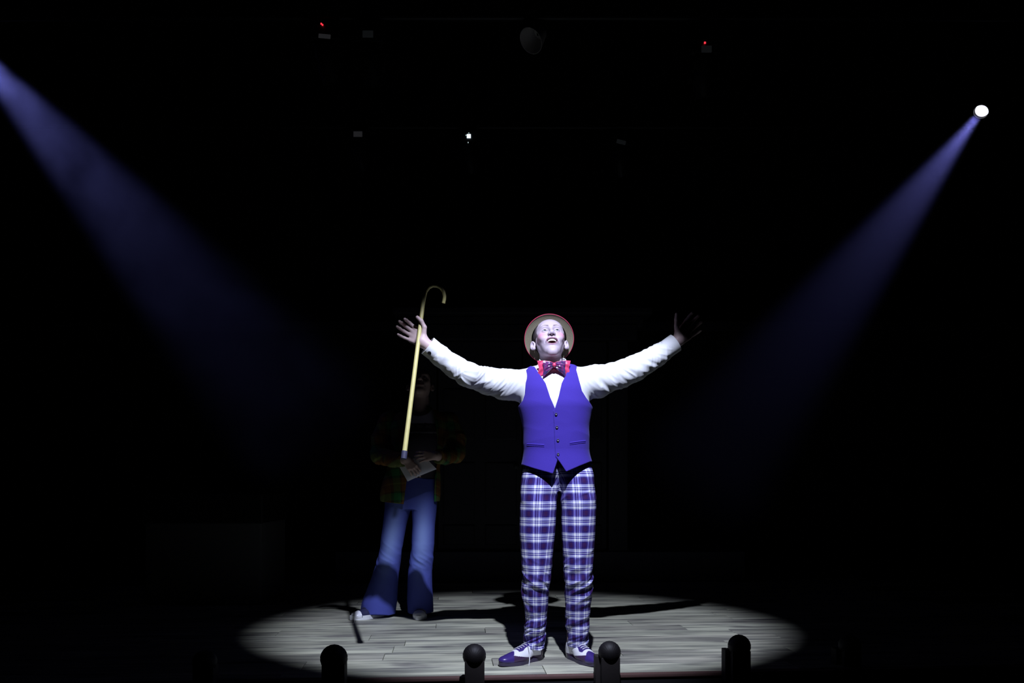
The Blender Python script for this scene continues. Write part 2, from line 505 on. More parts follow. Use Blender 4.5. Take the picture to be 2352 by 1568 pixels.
def nets(f, lo, hi, h, newton=2, lip=1.35):
    """naive surface nets of f on a grid of step h, evaluated only near the surface"""
    B = 8
    lo = np.asarray(lo, float)
    nb = np.maximum(1, np.ceil((np.asarray(hi, float) - lo) / (h * B))).astype(int)
    n = nb * B + 1
    bi = np.stack(np.meshgrid(*[np.arange(k) for k in nb], indexing='ij'), -1).reshape(-1, 3)
    cen = lo + (bi * B + B / 2) * h
    fc = np.concatenate([f(c) for c in np.array_split(cen, max(1, len(cen) // 200000))])
    keep = np.abs(fc) < B * h * 0.87 * lip
    G = np.repeat(np.repeat(np.repeat(np.sign(fc).reshape(nb).astype(np.float32), B, 0), B, 1), B, 2)
    G = np.pad(G, ((0, 1), (0, 1), (0, 1)), mode='edge')
    o = np.stack(np.meshgrid(*[np.arange(B + 1)] * 3, indexing='ij'), -1).reshape(-1, 3)
    kb = bi[keep]
    for ch in np.array_split(kb, max(1, len(kb) // 400)):
        if not len(ch): continue
        idx = (ch[:, None, :] * B + o[None]).reshape(-1, 3)
        v = f(lo + idx * h)
        G[idx[:, 0], idx[:, 1], idx[:, 2]] = v
    S = G < 0
    C = np.zeros(tuple(n - 1), dtype=np.int8)
    for dx in (0, 1):
        for dy in (0, 1):
            for dz in (0, 1):
                C += S[dx:n[0] - 1 + dx, dy:n[1] - 1 + dy, dz:n[2] - 1 + dz]
    act = (C > 0) & (C < 8)
    ci = np.argwhere(act)
    vid = np.full(tuple(n - 1), -1, dtype=np.int32)
    vid[act] = np.arange(len(ci))
    acc = np.zeros((len(ci), 3)); cnt = np.zeros(len(ci))
    corners = [(a, b, c) for a in (0, 1) for b in (0, 1) for c in (0, 1)]
    vals = {c: G[ci[:, 0] + c[0], ci[:, 1] + c[1], ci[:, 2] + c[2]] for c in corners}
    for c in corners:
        for ax in range(3):
            if c[ax]: continue
            c2 = list(c); c2[ax] = 1; c2 = tuple(c2)
            v1, v2 = vals[c], vals[c2]
            x = (v1 < 0) != (v2 < 0)
            t = np.where(x, v1 / np.where(x, v1 - v2, 1), 0)
            p = np.tile(np.array(c, float), (len(ci), 1))
            p[:, ax] = t
            acc += p * x[:, None]
            cnt += x
    V = lo + (ci + acc / np.maximum(cnt, 1)[:, None]) * h
    quads = []
    for ax in range(3):
        a1, a2 = (ax + 1) % 3, (ax + 2) % 3
        s1 = [slice(None)] * 3; s2 = [slice(None)] * 3
        s1[ax] = slice(0, -1); s2[ax] = slice(1, None)
        X = S[tuple(s1)] != S[tuple(s2)]
        e = np.argwhere(X)
        ok = (e[:, a1] > 0) & (e[:, a2] > 0) & (e[:, a1] < n[a1] - 1) & (e[:, a2] < n[a2] - 1)
        e = e[ok]
        q = []
        for d1, d2 in ((-1, -1), (0, -1), (0, 0), (-1, 0)):
            c = e.copy(); c[:, a1] += d1; c[:, a2] += d2
            q.append(vid[c[:, 0], c[:, 1], c[:, 2]])
        q = np.stack(q, 1)
        neg = S[e[:, 0], e[:, 1], e[:, 2]]
        q[~neg] = q[~neg][:, ::-1]
        quads.append(q[(q >= 0).all(1)])
    Q = np.concatenate(quads)
    V0 = V.copy()
    for _ in range(newton):
        ee = h * 0.25
        g = np.zeros_like(V); fv = 0
        for k in ((1, -1, -1), (-1, -1, 1), (-1, 1, -1), (1, 1, 1)):
            k = np.array(k, float)
            w = f(V + k * ee)
            g += k * w[:, None]; fv = fv + w
        g /= 4 * ee; fv = fv / 4
        gn = (g * g).sum(1) + 1e-6
        st = g * (fv / np.maximum(gn, 0.25))[:, None]
        ln = np.sqrt((st * st).sum(1))
        st *= np.minimum(1, 0.5 * h / np.maximum(ln, 1e-9))[:, None]
        V = V - st
    V = V0 + np.clip(V - V0, -h, h)
    return V, Q

def rotx(p):
    c, s = math.cos(p), math.sin(p)
    return np.array([[1, 0, 0], [0, c, -s], [0, s, c]])

def rot3(pitch, yaw=0.0, roll=0.0):
    """face looks to -Y; positive pitch lifts the face, yaw turns it towards +X, roll tips it"""
    R = np.array(Euler((-pitch, roll, yaw), 'XYZ').to_matrix())
    return R

def join(parts):
    """list of (V, Q) -> one (V, Q)"""
    Vs, Qs, n = [], [], 0
    for V, Q in parts:
        Vs.append(V); Qs.append(Q + n); n += len(V)
    return np.concatenate(Vs), np.concatenate(Qs)
#PART2
# ------------------------------------------------------------------ the stage: floor, walls, ceiling
YAW = math.radians(4.6)
EDGE = np.array([0.0, 3.565])                     # a point on the stage's front edge
ux, uy = math.cos(YAW), math.sin(YAW)

def ST(a, b, z=0.0):
    """stage coordinates: a along the front edge, b into depth"""
    return Vector((EDGE[0] + a * ux - b * uy, EDGE[1] + a * uy + b * ux, z))

RZ = Matrix.Rotation(YAW, 3, 'Z')
floor = MB().box(ST(0, 3.2, -0.10), (12.0, 6.4, 0.175), RZ).build('floor', M['gap'])
tag(floor, kind='structure')
PW, PT = 0.166, 0.0125
plank_meshes = {}
def plank_mesh(L):
    key = round(L, 2)
    if key not in plank_meshes:
        bm = bmesh.new()
        bmesh.ops.create_cube(bm, size=1.0)
        for v in bm.verts:
            v.co = Vector((v.co.x * (L - 0.0028), v.co.y * (PW - 0.0022), (v.co.z - 0.5) * PT))
        top = [e for e in bm.edges if all(v.co.z > -1e-6 for v in e.verts)]
        bmesh.ops.bevel(bm, geom=top, offset=0.0013, segments=1, affect='EDGES')
        me = bpy.data.meshes.new('plank')
        bm.to_mesh(me); bm.free()
        me.materials.append(M['plank'])
        plank_meshes[key] = me
    return plank_meshes[key]
prnd = random.Random(11)
LENS = (0.9, 1.2, 1.2, 1.2)
for r in range(20):
    a = -2.9 - prnd.random() * 1.2
    while a < 3.0:
        L = prnd.choice(LENS)
        if a + L > -2.9:
            o = bpy.data.objects.new('plank', plank_mesh(L))
            COL.objects.link(o)
            o.location = ST(a + L / 2, (r + 0.5) * PW, 0.0 + prnd.uniform(-0.0006, 0.0))
            o.rotation_euler = (0, 0, YAW)
            o.parent = floor
        a += L
nose = MB().box(ST(0, -0.015, -0.012), (12.0, 0.030, 0.018), RZ, bev=0.005)
tag(nose.build('trim_1', M['nosing'], None), kind='structure')
tag(MB().box(ST(0, -0.012, -0.458), (12.0, 0.02, 0.87), RZ).build('wall_front', M['black_wall']), kind='structure')
# shell of the house: black walls, ceiling, the lower floor in front of the stage
tag(MB().box((0, -0.6, -0.92), (13.4, 9.6, 0.06)).build('floor', M['black_wall']), kind='structure')
tag(MB().box((0, 9.0, 2.6), (13.4, 0.12, 7.0)).build('wall_back', M['black_wall']), kind='structure')
tag(MB().box((-6.6, 2.0, 2.6), (0.12, 14.2, 7.0)).build('wall_left', M['black_wall']), kind='structure')
tag(MB().box((6.6, 2.0, 2.6), (0.12, 14.2, 7.0)).build('wall_right', M['black_wall']), kind='structure')
tag(MB().box((0, 2.0, 6.14), (13.4, 14.2, 0.12)).build('ceiling', M['black_wall']), kind='structure')

# ---- the set behind: panelled double door in a wide frame on a low riser
SY = 6.95
def sx(px): return W(px, 1000, SY)[0]
def sz(py): return W(1176, py, SY)[2]
riser = MB().box((sx(1240), SY + 0.36, 0.135), (3.6, 0.86, 0.262), bev=0.008).build('stage_riser', M['riser'])
tag(riser, 'low grey platform running below the panelled doors', 'platform')
RZT = 0.266
setp = empty('door_set', (sx(1200), SY, RZT))
tag(setp, 'dark panelled double door in wide mouldings behind the two performers', 'door set')
xl, xr = sx(1004), sx(1396)
ztop = sz(782)
for nm, x in (('door_post', xl - 0.09), ('door_post', xr + 0.09)):
    MB().box((x, SY + 0.04, (RZT + ztop) / 2), (0.17, 0.14, ztop - RZT), bev=0.01).build(nm, M['set_paint'], setp)
MB().box(((xl + xr) / 2, SY + 0.04, ztop + 0.07), (xr - xl + 0.52, 0.16, 0.14), bev=0.012).build('door_head', M['set_paint'], setp)
MB().box(((xl + xr) / 2, SY + 0.02, sz(716) - 0.01), (xr - xl + 0.76, 0.26, 0.06), bev=0.012).box(((xl + xr) / 2, SY + 0.05, sz(740)), (xr - xl + 0.62, 0.16, 0.10), bev=0.01).build('cornice', M['set_paint'], setp)
for k in range(2):
    x0 = xl + (xr - xl) * k / 2 + 0.006
    x1 = xl + (xr - xl) * (k + 1) / 2 - 0.006
    leaf = MB().box(((x0 + x1) / 2, SY + 0.06, (RZT + ztop) / 2), (x1 - x0, 0.05, ztop - RZT - 0.01), bev=0.004).build('door_leaf', M['set_paint'], setp)
    for j in range(2):
        w = (x1 - x0) / 2
        cxp = x0 + w * (j + 0.5)
        for za, zb in ((sz(1185), sz(1062)), (sz(1010), sz(892)), (sz(1252), sz(1205))):
            MB().box((cxp, SY + 0.03, (za + zb) / 2), (w - 0.09, 0.03, zb - za), bev=0.012).build('door_panel', M['set_paint'], leaf)
    MB().lathe([(0, 0), (0.012, 0), (0.012, 0.03), (0.026, 0.045), (0.026, 0.06), (0, 0.068)], 16,
               Matrix.Translation((x1 - 0.05 if k == 0 else x0 + 0.05, SY + 0.035, 1.02)) @ Matrix.Rotation(math.pi / 2, 4, 'X')).build('door_knob', M['metal_black'], leaf, True)
# flats either side of the door
for x, lab in (((-6.4 + xl - 0.19) / 2, 'tall plain dark scenery flat beside the doors, on the side of the grey box'),
               ((6.4 + xr + 0.19) / 2, 'tall plain dark scenery flat beside the doors, below the lit round lamp')):
    wd = abs(xl - 0.19 + 6.4) if x < 0 else abs(6.4 - xr - 0.19)
    fl = empty('scenery_flat', (x, 8.0, 0))
    tag(fl, lab, 'scenery')
    MB().box((x, 8.0, 1.25), (wd, 0.05, 2.5)).build('panel', M['black_wall'], fl)
    for zz in (0.06, 2.46):
        MB().box((x, 7.96, zz), (wd, 0.05, 0.10), bev=0.006).build('rail', M['set_paint'], fl)

# ---- grey box standing at the dark side of the stage
bxd = 5.6
b0, b1 = W(332, 1186, bxd), W(600, 1186, bxd)
bt = empty('stage_box', ((b0[0] + b1[0]) / 2, bxd + 0.3, 0))
tag(bt, 'large grey box in the dark, beyond the person in flared jeans', 'box')
zt = b0[2]
MB().box(((b0[0] + b1[0]) / 2, bxd + 0.3, zt / 2 - 0.02), (b1[0] - b0[0], 0.6, zt - 0.05), bev=0.01).build('body', M['box_paint'], bt)
MB().box(((b0[0] + b1[0]) / 2, bxd + 0.3, zt + 0.06), (b1[0] - b0[0] + 0.03, 0.63, 0.21), bev=0.012).build('top', M['metal_black'], bt)

# ---- footlights along the stage edge
def shell_hood(c, r):
    """fluted scallop hood: a dome bulging to the audience, open to the stage"""
    nu, nv = 60, 14
    V, F = [], []
    for i in range(nv + 1):
        ph = (i / nv) * math.radians(112)              # 0 = pole facing the audience
        for k in range(nu):
            th = 2 * math.pi * k / nu
            fl_ = 1 + 0.022 * abs(math.sin(th * 11)) * math.sin(ph) ** 0.6 - 0.012
            rr = r * fl_
            V.append(Vector((rr * math.sin(ph) * math.cos(th), -rr * math.cos(ph) * 0.95, rr * math.sin(ph) * math.sin(th))) + c)
    for i in range(nv):
        for k in range(nu):
            k2 = (k + 1) % nu
            F.append((i * nu + k, i * nu + k2, (i + 1) * nu + k2, (i + 1) * nu + k))
    n0 = len(V)
    for i in range(nv + 1):
        ph = (i / nv) * math.radians(112)
        for k in range(nu):
            th = 2 * math.pi * k / nu
            rr = r * 0.93
            V.append(Vector((rr * math.sin(ph) * math.cos(th), -rr * math.cos(ph) * 0.95, rr * math.sin(ph) * math.sin(th))) + c)
    for i in range(nv):
        for k in range(nu):
            k2 = (k + 1) % nu
            F.append((n0 + i * nu + k, n0 + (i + 1) * nu + k, n0 + (i + 1) * nu + k2, n0 + i * nu + k2))
    for k in range(nu):
        k2 = (k + 1) % nu
        F.append((nv * nu + k, nv * nu + k2, n0 + nv * nu + k2, n0 + nv * nu + k))
    return V, F

FL = [(470, 1520, 3.40, .052, 'footlight in the dark at the stage edge, before the grey box'),
      (767, 1511, 3.36, .058, 'fluted dark footlight at the stage edge nearest the white-capped sneaker'),
      (1089.5, 1505, 3.46, .0515, 'fluted dark footlight at the stage edge next to the upturned toe of the spotlit shoe'),
      (1400, 1497.5, 3.50, .0500, 'fluted dark footlight hiding the toe of a two-tone shoe'),
      (1698, 1483, 3.56, .0510, 'fluted dark footlight standing where the lit pool of floor ends'),
      (1952, 1482, 3.74, .052, 'footlight with one faintly lit side, beyond the lit pool on the stage edge')]
for px, py, d, r, lab in FL:
    c = Vector(W(px, py, d))
    bw = r * 1.66
    base = Vector((c.x, c.y + 0.02, -0.042))
    t = empty('footlight', base, YAW)
    tag(t, lab, 'footlight', 'footlights along the stage edge')
    h = c.z - 0.018 - base.z
    MB().box((c.x, c.y + 0.012, base.z + h / 2), (bw, bw * 0.98, h), RZ, bev=0.004).build('housing', M['footbox'], t)
    for sgn in (-1, 1):
        if sgn < 0 and px > 1300:
            MB().box(Vector((c.x, c.y + 0.012, base.z + h / 2)) + RZ @ Vector((-bw * 0.62, bw * 0.25, 0.004)), (bw * 0.26, bw * 0.62, h * 0.94), RZ, bev=0.003).build('added_side_wing', M['footbox'], t)  # added wing standing in for the faintly lit side of the housing
    V, F = shell_hood(c, r)
    hd = MB().add(V, F).build('shell_hood', M['footlight'], t, True)
    MB().lathe([(0, 0), (r * .45, 0), (r * .5, r * .25), (r * .3, r * .5), (0, r * .6)], 14, Matrix.Translation((c.x, c.y + 0.012, c.z - 0.018))).build('bulb', M['lens_dark'], t, True)

# ---- rig overhead: pipes and lamps
def pipe(y, z, lab):
    p = MB().tube([(-6.5, y, z), (6.5, y, z)], 0.024, 12).build('lighting_pipe', M['metal_black'], None, True)
    tag(p, lab, 'pipe', 'overhead lighting pipes')
pa, pb = W(1176, 40, 5.4), W(1176, 292, 7.3)
pipe(5.4, pa[2], 'black overhead lighting pipe nearer to the stage edge, carrying the red-lit fixtures')
pipe(7.3, pb[2], 'black overhead lighting pipe over the panelled doors, carrying the small white-lit fixture')

def moving_head(px, py, d, pipe_z, lab, panel=None, led=None, glow='faint_panel', aim=(0.2, 0.4, -1.0)):
    """yoke lamp hanging under a pipe; its base carries the panel and lights, (px, py) is the middle of the base"""
    c = Vector(W(px, py, d))
    t = empty('moving_head_lamp', (c.x, c.y, c.z))
    tag(t, lab, 'stage lamp', 'lamps on the overhead pipes')
    MB().box(c, (0.20, 0.16, 0.10), bev=0.012).build('base', M['metal_black'], t)
    MB().box((c.x, c.y, (c.z + 0.05 + pipe_z - 0.0235) / 2), (0.035, 0.05, max(0.02, pipe_z - 0.0235 - c.z - 0.05)), bev=0.004).build('clamp', M['metal_black'], t)
    y = MB()
    for s in (-1, 1):
        y.box((c.x + s * 0.095, c.y, c.z - 0.12), (0.022, 0.08, 0.17), bev=0.006)
    y.box((c.x, c.y, c.z - 0.06), (0.20, 0.09, 0.03), bev=0.006)
    y.build('yoke', M['metal_black'], t)
    Mh = Matrix.Translation((c.x, c.y, c.z - 0.17)) @ Vector(aim).to_track_quat('Z', 'Y').to_matrix().to_4x4()
    MB().lathe([(0, -0.11), (0.06, -0.11), (0.078, -0.05), (0.078, 0.06), (0.066, 0.12), (0.066, 0.135), (0.056, 0.135), (0.056, 0.118), (0, 0.118)], 20, Mh).build('lamp_head', M['metal_black'], t, True)
    MB().lathe([(0.056, 0.12), (0.04, 0.128), (0, 0.131)], 20, Mh).build('lens', M['lens_dark'], t, True)
    f = c.y - 0.083
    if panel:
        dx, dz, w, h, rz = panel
        MB().box((c.x + dx, f, c.z + dz), (w, 0.008, h), Matrix.Rotation(rz, 3, 'Y'), bev=0.002).build('base_panel', M[glow], t)  # plain panel, its dim ambient light put in as emission
    if led:
        for (dx, dz, s, mat) in led:
            MB().box((c.x + dx, f - 0.004, c.z + dz), (s, 0.006, s), bev=0.001).build('display_light', M[mat], t)
    return t
u54 = 5.4 / FPX
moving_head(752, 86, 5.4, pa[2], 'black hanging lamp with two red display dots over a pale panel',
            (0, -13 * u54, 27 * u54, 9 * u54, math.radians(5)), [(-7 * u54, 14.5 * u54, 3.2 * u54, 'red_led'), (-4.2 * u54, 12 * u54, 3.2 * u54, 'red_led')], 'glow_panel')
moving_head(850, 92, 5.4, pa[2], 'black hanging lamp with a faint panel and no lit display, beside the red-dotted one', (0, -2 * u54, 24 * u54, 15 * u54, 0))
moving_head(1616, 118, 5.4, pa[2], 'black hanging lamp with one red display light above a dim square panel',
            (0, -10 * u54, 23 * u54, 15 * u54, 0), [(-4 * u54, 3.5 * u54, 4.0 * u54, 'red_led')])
u73 = 7.3 / FPX
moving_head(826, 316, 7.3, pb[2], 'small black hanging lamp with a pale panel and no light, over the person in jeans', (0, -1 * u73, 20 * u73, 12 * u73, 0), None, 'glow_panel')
moving_head(1078, 322, 7.3, pb[2], 'small black hanging lamp with a bright white square of four light chips', None,
            [(dx * u73, dz * u73, 4.2 * u73, 'white_led') for dx in (-2.3, 2.3) for dz in (-2.3, 2.3)] + [(-6.2 * u73, 2.0 * u73, 2.2 * u73, 'dim_led'), (-1.5 * u73, -14.5 * u73, 2.2 * u73, 'dim_led'), (0, 7.0 * u73, 2.0 * u73, 'dim_led')])
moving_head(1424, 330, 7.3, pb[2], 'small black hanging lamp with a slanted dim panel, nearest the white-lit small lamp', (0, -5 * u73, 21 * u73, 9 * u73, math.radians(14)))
# flood lamp with a pale open shade
fc = Vector(W(1228, 86, 5.4))
ft = empty('flood_lamp', fc)
tag(ft, 'overhead flood lamp with a pale tilted shade, between the two red-lit lamps', 'stage lamp')
Mf = Matrix.Translation(fc) @ Vector((-0.55, -0.45, -0.75)).to_track_quat('Z', 'Y').to_matrix().to_4x4()
MB().lathe([(0.028, -0.08), (0.045, -0.07), (0.085, 0.05), (0.089, 0.05), (0.05, -0.075), (0.028, -0.085)], 28, Mf).build('shade', M['frost'], ft, True)
MB().box(Vector((fc.x + 0.03, fc.y + 0.02, (fc.z + 0.03 + pa[2] - 0.0235) / 2)), (0.03, 0.03, pa[2] - 0.0235 - fc.z - 0.03), bev=0.004).build('clamp', M['metal_black'], ft)
# the two lamps whose beams show in the haze
def beam_lamp(c, tgt, lab):
    c = Vector(c)
    d = (Vector(tgt) - c).normalized()
    t = empty('profile_spotlight', c)
    tag(t, lab, 'spotlight')
    Mh = Matrix.Translation(c) @ d.to_track_quat('Z', 'Y').to_matrix().to_4x4()
    MB().lathe([(0, -0.62), (0.08, -0.62), (0.095, -0.56), (0.095, -0.22), (0.062, -0.19), (0.062, 0.0), (0.056, 0.0), (0.056, -0.03), (0, -0.03)], 28, Mh).build('barrel', M['metal_black'], t, True)
    MB().lathe([(0.0525, -0.022), (0.036, -0.014), (0.018, -0.010), (0, -0.009)], 28, Mh).build('lens', M['lens'], t, True)
    yk = MB()
    for s in (-1, 1):
        yk.tube([Mh @ Vector((s * 0.105, 0, -0.35)), Mh @ Vector((s * 0.105, 0.0, -0.35)) + Vector((0, 0, 0.20))], 0.012, 8)
    yk.tube([Mh @ Vector((-0.105, 0, -0.35)) + Vector((0, 0, 0.20)), Mh @ Vector((0.105, 0, -0.35)) + Vector((0, 0, 0.20))], 0.012, 8)
    mid = Mh @ Vector((0, 0, -0.35))
    yk.tube([mid + Vector((0, 0, 0.20)), (mid.x, mid.y, 6.08)], 0.02, 8)
    yk.build('yoke', M['metal_black'], t, True)
beam_lamp(LAMP_R, TGT_R, 'lit round spotlight sending a blue beam down across the dark, lens visible')
beam_lamp(LAMP_L, TGT_L, 'spotlight outside the picture at the upper end of the brighter blue beam')
# haze the beams shine through
def haze(lamp, tgt, length, half_deg, dens, lab, wisps=False):
    lamp, tgt = Vector(lamp), Vector(tgt)
    d = (tgt - lamp).normalized()
    Mh = Matrix.Translation(lamp) @ d.to_track_quat('Z', 'Y').to_matrix().to_4x4()
    r0, r1 = 0.045, 0.045 + math.tan(math.radians(half_deg)) * length
    z0 = 0.10
    mb = MB().lathe([(0, z0), (r0, z0), (r1, length), (0, length)], 40, Mh)
    m = bpy.data.materials.new('beam_haze')
    m.use_nodes = True
    nt = m.node_tree
    nt.nodes.remove(nt.nodes['Principled BSDF'])
    vs = nt.nodes.new('ShaderNodeVolumeScatter')
    vs.inputs['Color'].default_value = (0.9, 0.9, 1, 1)
    vs.inputs['Density'].default_value = dens
    vs.inputs['Anisotropy'].default_value = 0.5
    if wisps:
        tc = nt.nodes.new('ShaderNodeTexCoord')
        n = nt.nodes.new('ShaderNodeTexNoise')
        n.inputs['Scale'].default_value = 2.2
        n.inputs['Detail'].default_value = 2
        n.inputs['Distortion'].default_value = 0.8
        nt.links.new(tc.outputs['Object'], n.inputs['Vector'])
        mr = nt.nodes.new('ShaderNodeMapRange')
        mr.inputs['From Min'].default_value = 0.3; mr.inputs['From Max'].default_value = 0.7
        mr.inputs['To Min'].default_value = dens * 0.25; mr.inputs['To Max'].default_value = dens * 1.75
        nt.links.new(n.outputs['Fac'], mr.inputs['Value'])
        nt.links.new(mr.outputs['Result'], vs.inputs['Density'])
    nt.links.new(vs.outputs[0], nt.nodes['Material Output'].inputs['Volume'])
    o = mb.build('beam_haze', m)
    tag(o, lab, 'haze', kind='stuff')
haze(LAMP_R, TGT_R, 4.3, 7.4, 0.42, 'thin blue-lit haze in the beam below the visible round spotlight')
haze(LAMP_L, TGT_L, 5.0, 7.0, 0.42, 'thicker blue-lit haze in the beam coming in at the picture edge', True)
#PART3
# ------------------------------------------------------------------ people: shared builders
def sgauss(P, c, s):
    d = (P - np.asarray(c, float)) / np.asarray(s, float)
    return np.exp(-(d * d).sum(1))

def taper(P, mouth):
    """narrows the face towards the chin"""
    k = 1 + (0.10 + 0.12 * mouth) * np.clip((-P[:, 2] - 0.035) / 0.09, 0, 1)
    return np.stack([P[:, 0] * k, P[:, 1], P[:, 2]], 1)

def head_f(P, mouth=1.0):
    """head in its own frame: origin between the ears, face to -Y, up +Z (metres); mouth 0..1 opens the jaw"""
    P = taper(P, mouth)
    x, y, z = P[:, 0], P[:, 1], P[:, 2]
    A = np.stack([np.abs(x), y, z], 1)
    jd = 0.016 * mouth
    f = ell(P, (0, 0.020, 0.034), (0.0735, 0.094, 0.084))
    f = smin(f, ell(P, (0, -0.030, -0.012), (0.060, 0.060, 0.088)), 0.030)
    f = smin(f, cone(A, (0.0435, 0.004, -0.050 - jd * 0.3), (0.010, -0.064, -0.095 - jd), 0.0180, 0.0180), 0.034)
    f = smin(f, cone(A, (0.051, -0.014, -0.014), (0.041, -0.014, -0.052), 0.0160, 0.0155), 0.022)
    f = smin(f, cone(A, (0.034, -0.052, -0.050), (0.020, -0.054, -0.085 - jd * .6), 0.0185, 0.0170), 0.022)
    f = smin(f, ell(P, (0, -0.071, -0.098 - jd), (0.024, 0.019, 0.0185)), 0.022)
    f = smin(f, ell(A, (0.045, -0.058, -0.018), (0.020, 0.024, 0.018)), 0.020)          # cheekbone
    f = smin(f, ell(A, (0.036, -0.073, -0.038), (0.014 + .005 * mouth, 0.014, 0.015)), 0.016)   # cheek lifted by the smile
    f = smin(f, ell(P, (0, -0.076, -0.060), (0.034, 0.024, 0.024)), 0.018)              # muzzle
    f = smin(f, cone(A, (0.008, -0.085, 0.025), (0.038, -0.076, 0.029), 0.0065, 0.0070), 0.018)
    f = smin(f, cone(A, (0.038, -0.076, 0.029), (0.056, -0.046, 0.016), 0.0085, 0.0100), 0.016)  # brow ridge
    f = smin(f, ell(P, (0, -0.040, 0.048), (0.056, 0.040, 0.040)), 0.03)
    f = smax(f, -ell(A, (0.031, -0.098, 0.004), (0.0190, 0.018, 0.0130)), 0.018)        # eye socket
    # eyelids around the eyeball
    e = A - np.array([0.0305, -0.0735, 0.004])
    lid = np.sqrt((e * e).sum(1)) - 0.0142
    zz = e[:, 2] - 0.0012 + 0.06 * np.abs(e[:, 0]) ** 1.0
    slit = (np.sqrt((e[:, 0] / 0.0125) ** 2 + (zz / 0.0056) ** 2) - 1) * 0.0056
    lid = np.maximum(lid, np.where(e[:, 1] < 0, -slit, -1))
    f = smin(f, lid, 0.004)
    f = np.maximum(f, np.where(e[:, 1] < -0.002, -np.maximum(slit, np.sqrt((e * e).sum(1)) - 0.021), -1))
    # nose
    f = smin(f, cone(P, (0, -0.086, 0.016), (0, -0.108, -0.022), 0.0062, 0.0088), 0.014)
    f = smin(f, ball(P, (0, -0.1085, -0.0255), 0.0098), 0.009)
    f = smin(f, ell(A, (0.0125, -0.0965, -0.0285), (0.0078, 0.0125, 0.0085)), 0.009)
    f = smax(f, -cone(A, (0.0074, -0.1035, -0.0405), (0.0078, -0.096, -0.026), 0.0046, 0.0034), 0.0025)
    # philtrum and smile lines
    f = smax(f, -cone(A, (0.0185, -0.097, -0.032), (0.0355 + .004 * mouth, -0.083, -0.064), 0.0022, 0.0030), 0.009)
    # mouth: lips round the opening, then the cavity
    w, hgt = 0.0240 + 0.0055 * mouth, 0.0035 + 0.0095 * mouth
    zc = -0.0615 - 0.004 * mouth
    th = np.linspace(0, math.pi, 9)
    lips = None
    ring = []
    for t in th:
        lx, lz = w * math.sin(t), hgt * math.cos(t)
        lz += 0.25 * (lx * lx) / w * (1.0 if mouth > 0.5 else 0.0) * 0.55
        ly = -0.0965 + 0.34 * (lx ** 2) / w - (0.001 if t > 1.6 else 0) + (0.012 * mouth if t > 1.9 else 0.0)
        ring.append((lx, ly, zc + lz))
    for i in range(len(ring) - 1):
        r1 = (0.0048 - 0.0014 * mouth) * (0.55 + 0.45 * abs(math.cos(th[i])))
        r2 = (0.0048 - 0.0014 * mouth) * (0.55 + 0.45 * abs(math.cos(th[i + 1])))
        if i >= 4: r1, r2 = r1 * 1.25, r2 * 1.25
        c_ = cone(A, ring[i], ring[i + 1], r1, r2)
        lips = c_ if lips is None else np.minimum(lips, c_)
    f = smin(f, lips, 0.006)
    zb = zc + 0.14 * x * x / w
    cav = (np.sqrt((x / (w - 0.001)) ** 2 + ((z - zb) / (hgt + 0.0002)) ** 2) - 1) * hgt
    cav = np.maximum(cav, y + 0.040)
    cav = smax(cav, y + 0.045, 0.004)
    f = smax(f, -cav, 0.0025)
    # ears
    ec = A - np.array([0.0735, 0.012, -0.014])
    ca, sa = math.cos(0.62), math.sin(0.62)
    ex, ey, ez = ec[:, 0] * ca - ec[:, 1] * sa, ec[:, 0] * sa + ec[:, 1] * ca, ec[:, 2]
    q = np.stack([ex, ey, ez], 1)
    ear = ell(q, (0.006, 0.010, 0.002), (0.0080, 0.018, 0.0225))
    rim = np.sqrt((np.sqrt((ey - 0.010) ** 2 / 0.33 + (ez - 0.003) ** 2) - 0.0215) ** 2 * 0.5 + (ex - 0.010) ** 2) - 0.0034
    ear = smin(ear, rim, 0.004)
    ear = smax(ear, -ell(q, (0.014, 0.006, 0.002), (0.008, 0.0095, 0.0130)), 0.003)
    ear = smin(ear, ball(q, (0.005, 0.004, -0.0175), 0.0070), 0.006)
    f = smin(f, ear, 0.006)
    return f

